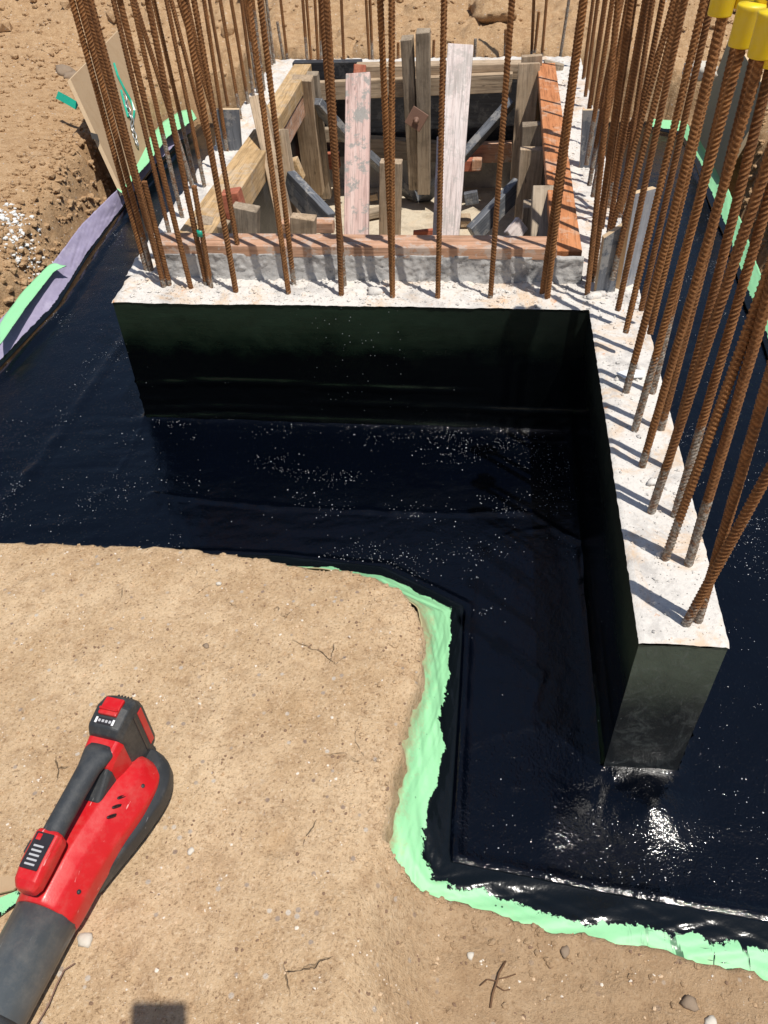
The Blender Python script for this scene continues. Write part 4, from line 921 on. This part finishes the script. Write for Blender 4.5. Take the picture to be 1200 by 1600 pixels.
# saddle the grip rises from, with the battery hung on it
mount = loft('battery_mount', [(.072, 0, .100, .026, .052), (.090, 0, .108, .031, .060), (.112, 0, .110, .033, .062)], RED, bl_root, shape=[(1, -1), (1, .8), (.8, 1), (-.8, 1), (-1, .8), (-1, -1)], bev=.004)
loft('mount_neck', [(.03, 0, .100, .022, .020), (.075, 0, .104, .027, .046)], BLK, bl_root, shape=[(1, -1), (1, .8), (.8, 1), (-.8, 1), (-1, .8), (-1, -1)], bev=.004)
grip = loft('grip', [(.098, 0, .160, .028, .012), (.085, 0, .162, .026, .014), (.06, -.002, .160, .019, .016), (.02, -.003, .157, .0175, .0165), (-.03, -.004, .153, .0175, .0165), (-.050, -.004, .151, .018, .016)], GRP, bl_root, shape=RND, bev=0, smooth=True)
head = loft('trigger_housing', [(-.040, -.004, .152, .020, .017), (-.046, -.004, .151, .0235, .0195), (-.085, -.004, .147, .0235, .0195), (-.108, -.004, .141, .0215, .017), (-.118, -.004, .137, .015, .011)], RED, bl_root, shape=[(1, -.6), (1, .4), (.75, .9), (-.75, .9), (-1, .4), (-1, -.6), (-.6, -1), (.6, -1)], bev=.004)
loft('trigger', [(-.060, -.004, .124, .009, .012), (-.035, -.004, .128, .009, .012)], BLK, head, bev=.002)
loft('front_strut', [(-.112, -.008, .110, .012, .030), (-.085, -.008, .112, .013, .032)], BLK, bl_root, shape=[(1, -1), (1, 1), (-1, 1), (-1, -1)], bev=.003)
tilt = math.atan2(.004, .039)
pan = local_box('control_panel', (.030, .050, .003), DKP, head, (-.004, -.072, .1672), (tilt, 0, 0), .0012)
for k in range(5): local_box('mode_mark', (.017, .0028, .0015), GRY, pan, (0, -.019 + k * .0062, .0018), (0, 0, 0), .0005)
local_box('mode_mark', (.008, .009, .0015), RED, pan, (-.007, .018, .0018), (0, 0, 0), .0006)
local_box('side_button', (.004, .018, .010), BLK, head, (-.0285, -.066, .153), (0, 0, 0), .001)
# battery
bat = loft('battery', [(.108, 0, .118, .029, .062), (.116, 0, .126, .0325, .066), (.150, .0, .130, .0335, .068), (.172, 0, .128, .0330, .062), (.182, 0, .124, .029, .052)], BLK, bl_root, shape=[(1, -.9), (1, .72), (.86, .95), (.5, 1), (-.5, 1), (-.86, .95), (-1, .72), (-1, -.9), (-.8, -1), (.8, -1)], bev=.003)
local_box('latch', (.034, .030, .007), RED, bat, (0, .148, .1985), (R(2), 0, 0), .002, 2)
local_box('latch_grip', (.034, .004, .004), RED, bat, (0, .141, .2035), (0, 0, 0), .001)
led = local_box('charge_gauge', (.036, .010, .003), DKP, bat, (0, .1245, .1935), (R(10), 0, 0), .001)
for k in (-1, 1): local_box('gauge_end', (.004, .0095, .0016), WHT, led, (k * .0155, 0, .0014), (0, 0, 0), .0004)
for k in range(4): local_box('gauge_light', (.0042, .0045, .0012), GRY, led, (-.0096 + k * .0064, 0, .0016), (0, 0, 0), .0004)
for k in range(5): local_box('battery_rib', (.003, .010, .003), BLK, bat, (-.012 + k * .006, .178, .180), (R(-30), 0, 0), .0006)
for k in (-1, 1): local_box('side_groove', (.0025, .004, .095), DKP, bat, (k * .0333, .150, .130), (0, 0, 0), .0005); local_box('red_side_stripe', (.0022, .012, .09), RED, bat, (k * .0331, .166, .128), (0, 0, 0), .0005)
# marker scrawl on the housing flank
for k, (yy, zz) in enumerate([(.022, .1065), (.038, .1070), (.054, .1065)]):
    pts = [(.046 + .004 * math.cos(t), yy + .0055 * math.cos(t * 1.0 + .4), zz - .004 * math.cos(t) + .0005 * math.sin(t)) for t in np.linspace(.4, 5.9, 12)]
    tube('marker_stroke', pts, .0014, INK, body, N=5)
# debris beside the blower
flat('membrane_offcut', [onz(*p, -1.243) for p in ((-20, 1412), (28, 1392), (40, 1402), (32, 1410), (-20, 1446))], GREENO, 'small bright green membrane offcut at the left frame edge beside the blower', 'offcut', .002)
flat('cardboard_offcut', [onz(*p, -1.240) for p in ((-20, 1372), (30, 1370), (36, 1378), (22, 1392), (-20, 1402))], W_PLY, 'pale tan cardboard scrap at the left frame edge above the green offcut', 'offcut', .004)
# bent wire and twigs on the mud
def wire(name, pts, r, mat, label, cat='wire'):
    P = []
    for i in range(len(pts) - 1):
        for t in (0, .33, .66): P.append(Vector(pts[i]).lerp(Vector(pts[i + 1]), t))
    P.append(Vector(pts[-1])); o = tube(name, P, r, mat, N=6); tag(o, label, cat); return o
wire('bent_wire', [onz(x, y, -1.240) for x, y in ((117, 1505), (100, 1516), (88, 1540), (76, 1570), (58, 1600), (48, 1625))], .0011, STEEL, 'thin bent wire lying on the mud right of the blower tube')
def zat(x, y):
    z, _ = ground_h(np.array([x]), np.array([y])); return float(z[0])
def place(x, y, zg=-1.25, up=0.0):
    p = onz(x, y, zg)
    for _ in range(6): p = onz(x, y, zat(p.x, p.y) + up)
    return p
ROOT = mat_simple('dead root', (.16, .09, .05), .9, .2)
rt = empty('dead_root', place(775, 1535, -1.36)); tag(rt, 'spindly dead root sticking out of the near mud', 'root')
for k, pl in enumerate([((790, 1502), (780, 1520), (776, 1535), (770, 1552), (766, 1575)), ((776, 1533), (762, 1530), (750, 1540)), ((777, 1530), (792, 1527), (806, 1522)), ((775, 1540), (788, 1548), (797, 1546))]):
    tube('root_branch', [place(x, y, -1.36, .004 + .003 * math.sin(i + k)) - rt.location for i, (x, y) in enumerate(pl)], (.0016 if k == 0 else .0009), ROOT, rt, N=6)
# ------------------------------------------------------------------ stones, clods, grit
CLOD = mat_soil('clod soil')
STONE = mat_simple('grey brown stone', (0.27, 0.20, 0.14), 0.85, 0.3, 0.25, 0.6); PALE = mat_simple('pale stone', (0.60, 0.55, 0.47), 0.8, 0.3, 0.12, 0.5)
for k, (x, y, r, mt, l) in enumerate([(262, 22, .16, CLOD, 'big tan clod of clay on the back bank, behind the bars at the upper left'), (645, 20, .13, CLOD, 'rounded clay clod on the back bank above the twin uprights'), (768, 20, .12, CLOD, 'crumbly clay clod on the back bank right of centre'),
        (95, 47, .055, STONE, 'grey stone on the left dirt, leftmost of three in a row'), (106, 52, .05, STONE, 'brown stone on the left dirt, middle of three in a row'), (117, 56, .055, STONE, 'flat brown stone on the left dirt, rightmost of three in a row'), (101, 112, .05, STONE, 'dark stone just above the corner of the leaning plywood'),
        (112, 120, .04, STONE, 'smaller stone under the dark stone by the plywood corner'), (10, 20, .05, CLOD, 'small clod at the top left corner of the frame'), (28, 14, .06, CLOD, 'clod near the top left corner, right of the smallest one'), (545, 8, .12, CLOD, 'dark edged clod at the top of the frame above the pink board'), (430, 10, .09, CLOD, 'clod at the top of the frame above the left end of the back wall'),
        (710, 45, .05, PALE, 'pale broken stone on the back bank above the whitewashed board'), (925, 15, .10, CLOD, 'clod behind the dense right bars at the top of the frame'), (1150, 20, .08, CLOD, 'clod on the right bank behind the yellow caps'),
        (1095, 110, .05, PALE, 'white crusted stone on the right bank between bars')]):
    p = place(x, y, -1.1, r * .12); o = blob('clod' if mt is CLOD else 'stone', p, r, (1.15, .95, .62), mt, 200 + k, 3, .16); tag(o, l, 'clod' if mt is CLOD else 'stone')
for k, (x, y, r, mt, l) in enumerate([(896, 1432, .009, STONE, 'brown pebble lying on the green membrane edge'), (233, 858, .010, PALE, 'pale pebble on the mud rim at the left'), (322, 1009, .006, STONE, 'small dark pebble in the middle of the mud'), (298, 1330, .006, PALE, 'white pebble on the mud right of the blower tip'), (133, 1468, .011, PALE, 'pale angular chip on the mud just right of the blower tube'),
        (1078, 1568, .012, STONE, 'brown stone in the lower mud at the right'), (1110, 1597, .009, PALE, 'grey pebble at the bottom edge on the right'), (735, 1493, .006, PALE, 'pale pebble in the lower mud below the curb'), (883, 1487, .008, STONE, 'dark pebble in the lower mud right of the root'), (342, 912, .006, PALE, 'whitish pebble near the mud rim')]):
    p = place(x, y, -1.3, r * .25); o = blob('pebble', p, r, (1.1, .9, .6), mt, 300 + k, 2, .2); tag(o, l, 'pebble')
def scatter(name, n, gen, sizes, mat, seed, label):
    q = np.random.RandomState(seed); bm = bmesh.new(); bmesh.ops.create_icosphere(bm, subdivisions=1, radius=1); bV = np.array([v.co[:] for v in bm.verts]); bF = np.array([[v.index for v in f.verts] for f in bm.faces]); bm.free()
    X, Y = gen(q, n); Z, sd = ground_h(X, Y); ok = sd > .02; X, Y, Z = X[ok], Y[ok], Z[ok]; n = len(X)
    r = sizes[0] * (sizes[1] / sizes[0]) ** (q.rand(n) ** 2.2)
    V = bV[None] * (1 + .30 * (q.rand(n, len(bV), 1) - .5)); V = V * np.stack([.7 + .6 * q.rand(n), .7 + .6 * q.rand(n), .45 + .35 * q.rand(n)], -1)[:, None] * r[:, None, None]
    a = q.rand(n) * 6.28; c, s = np.cos(a)[:, None], np.sin(a)[:, None]; x = V[..., 0] * c - V[..., 1] * s; y = V[..., 0] * s + V[..., 1] * c
    P = np.stack([x + X[:, None], y + Y[:, None], V[..., 2] + (Z + r * .15)[:, None]], -1).reshape(-1, 3)
    F = (bF[None] + (np.arange(n) * len(bV))[:, None, None]).reshape(-1, 3)
    me = np_mesh(name, P, F); me.polygons.foreach_set('use_smooth', np.zeros(len(F), bool)); o = link(name, me, mat); tag(o, label, None, kind='stuff'); return o
def mat_grit():
    t = NT('grit'); p = t.pos(); v = t.n('ShaderNodeSeparateColor', {0: t.vor(p, 60, out='Color')}).outputs[0]
    return t.done(t.ramp(v, [(0, (.22, .14, .09)), (.35, (.46, .31, .18)), (.62, (.58, .42, .27)), (.85, (.70, .62, .52)), (1, (.34, .30, .27))], 'CONSTANT'), .9, None, .2)
GRIT = mat_grit()
scatter('grit', 9000, lambda q, n: (q.uniform(-1.15, .75, n), q.uniform(.22, 1.22, n)), (.0006, .0036), GRIT, 1, 'fine grit and small pebbles on the near mud')
def bankgen(q, n):
    k = q.rand(n); X = np.where(k < .42, q.uniform(-3.4, -1.62, n), np.where(k < .58, q.uniform(1.0, 2.2, n), q.uniform(-3.5, 3, n))); Y = np.where(k < .58, q.uniform(1.9, 5.5, n), q.uniform(4.42, 7.8, n)); return X, Y
scatter('crumbled_earth', 9000, bankgen, (.003, .022), CLOD, 2, 'crumbled earth and small clods on the dug banks')
def edgegen(q, n):
    i = q.randint(0, 8, n); P = np.array([(-1.65, 2.1), (-1.63, 2.5), (-1.655, 2.8), (-1.71, 3.3), (-1.735, 3.84), (1.03, 2.5), (1.06, 3.4), (1.08, 4.1)]); X = P[i, 0] + np.sign(P[i, 0]) * (q.rand(n) ** 1.5 * .22 + .03); return X, P[i, 1] + q.uniform(-.28, .28, n)
scatter('bank_rubble', 2500, edgegen, (.004, .024), CLOD, 3, 'loose rubble along the edges of the cut banks')
def crumbgen(q, n):
    P = np.array(E_OUT[1:20]); i = q.randint(0, len(P) - 1, n); f = q.rand(n); C = P[i] * (1 - f[:, None]) + P[i + 1] * f[:, None]
    k = q.rand(n) < .6; r = np.abs(q.normal(0, .06, n)); a = q.rand(n) * 6.28
    return np.where(k, C[:, 0] + r * np.cos(a), q.uniform(-1.1, .6, n)), np.where(k, C[:, 1] + r * np.sin(a), q.uniform(.25, 1.15, n))
scatter('soil_crumbs', 4200, crumbgen, (.0012, .0065), SOIL, 6, 'crumbs of dry mud along the broken rim of the near bank')
def limegen(q, n):
    c = np.array([tuple(place(x, y, -1.2))[:2] for x, y in ((20, 345), (28, 365), (38, 385), (50, 405), (42, 425), (25, 395), (12, 400), (57, 420))]); i = q.randint(0, len(c), n)
    return c[i, 0] + q.normal(0, .035, n), c[i, 1] + q.normal(0, .045, n)
scatter('lime_splash', 1400, limegen, (.003, .013), mat_simple('dried white lime', (.68, .68, .66), .9, .2), 4, 'white lime splashed over the edge of the left bank')
scatter('clods', 500, lambda q, n: (q.uniform(-4.5, 3.2, n), q.uniform(5.0, 9.5, n)), (.02, .07), CLOD, 5, 'clods of dug clay strewn over the back bank')
def grains(name, n, gen, zf, sizes, mat, seed, label):
    """tiny eight sided grains lying on a surface"""
    q = np.random.RandomState(seed); bV = np.array([(1, 0, 0), (-1, 0, 0), (0, 1, 0), (0, -1, 0), (0, 0, 1), (0, 0, -1)], float)
    bF = np.array([(0, 2, 4), (2, 1, 4), (1, 3, 4), (3, 0, 4), (2, 0, 5), (1, 2, 5), (3, 1, 5), (0, 3, 5)])
    X, Y = gen(q, n); Z, ok = zf(X, Y); X, Y, Z = X[ok], Y[ok], Z[ok]; n = len(X)
    r = sizes[0] * (sizes[1] / sizes[0]) ** (q.rand(n) ** 2.0)
    V = bV[None] * (.6 + .8 * q.rand(n, 6, 1)) * np.stack([.7 + .9 * q.rand(n), .7 + .5 * q.rand(n), .5 + .4 * q.rand(n)], -1)[:, None] * r[:, None, None]
    a = q.rand(n) * 6.28; c, s_ = np.cos(a)[:, None], np.sin(a)[:, None]; x = V[..., 0] * c - V[..., 1] * s_; y = V[..., 0] * s_ + V[..., 1] * c
    P = np.stack([x + X[:, None], y + Y[:, None], V[..., 2] + (Z + r * .35)[:, None]], -1).reshape(-1, 3)
    F = (bF[None] + (np.arange(n) * 6)[:, None, None]).reshape(-1, 3)
    me = np_mesh(name, P, F); me.polygons.foreach_set('use_smooth', np.zeros(len(F), bool)); o = link(name, me, mat); tag(o, label, kind='stuff'); return o
def slab_z(X, Y):
    i = np.clip(np.searchsorted(sx, X), 1, len(sx) - 1); j = np.clip(np.searchsorted(sy, Y), 1, len(sy) - 1)
    fx = np.clip((X - sx[i - 1]) / (sx[i] - sx[i - 1]), 0, 1); fy = np.clip((Y - sy[j - 1]) / (sy[j] - sy[j - 1]), 0, 1)
    z = (SZ[j - 1, i - 1] * (1 - fx) + SZ[j - 1, i] * fx) * (1 - fy) + (SZ[j, i - 1] * (1 - fx) + SZ[j, i] * fx) * fy
    return z, (poly_sd(X, Y, S_OUT) < -.01) & (poly_sd(X, Y, WALL_OUT) > .012)
seam_xy = [g2(P) for P, a, w in seams]
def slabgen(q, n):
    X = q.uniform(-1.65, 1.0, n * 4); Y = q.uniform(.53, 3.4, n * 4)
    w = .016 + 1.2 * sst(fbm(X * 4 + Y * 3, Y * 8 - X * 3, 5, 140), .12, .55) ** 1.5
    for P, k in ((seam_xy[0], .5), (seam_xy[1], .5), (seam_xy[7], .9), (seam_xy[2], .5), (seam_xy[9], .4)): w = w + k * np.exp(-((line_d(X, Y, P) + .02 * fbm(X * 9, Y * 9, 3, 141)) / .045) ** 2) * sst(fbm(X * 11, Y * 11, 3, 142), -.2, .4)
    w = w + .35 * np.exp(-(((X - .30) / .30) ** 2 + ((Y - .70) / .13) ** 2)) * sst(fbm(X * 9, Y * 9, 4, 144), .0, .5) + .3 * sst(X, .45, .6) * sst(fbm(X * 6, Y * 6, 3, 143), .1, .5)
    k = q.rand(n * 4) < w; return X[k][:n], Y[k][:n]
grains('sand_glint_grains', 19000, slabgen, slab_z, (.0004, .0014), mat_simple('pale glint sand', (.64, .64, .66), .3, .6, .5, 0), 11, 'pale sand grains in the wet black coat, doubling as its sun glints')  # pale colour stands in for sun sparkle on the coat, besides real sand
def topzf(X, Y): return top_z(X, Y), poly_sd(X, Y, WALL_OUT) < -.004
def topgen(q, n):
    k = q.rand(n) < .6; X = np.where(k, q.uniform(-.97, .40, n), q.uniform(.28, .40, n)); Y = np.where(k, q.uniform(1.85, 1.98, n), q.uniform(.82, 4.2, n)); return X, Y
grains('mortar_crumbs', 2600, topgen, topzf, (.0008, .0065), CONC, 12, 'crumbs of mortar lying on the wall tops')
# ------------------------------------------------------------------ the photographer's phone, which throws the shadow on the mud
ph = empty('phone', (0, 0, 0)); tag(ph, 'phone held out over the mud, known by its rectangular shadow beside the blower', 'phone')
rt3 = mw.to_3x3()
case = local_box('case', (.077, .152, .009), mat_simple('phone case', (.03, .03, .035), .4), ph, (0, 0, 0), (0, 0, 0), .003)
local_box('screen', (.070, .145, .001), mat_simple('phone glass', (.01, .01, .012), .1), ph, (0, 0, .005), (0, 0, 0), .0004)
m = rt3.to_4x4(); m.translation = rt3 @ Vector((-.0245, -.0635, .0080)); ph.matrix_world = m
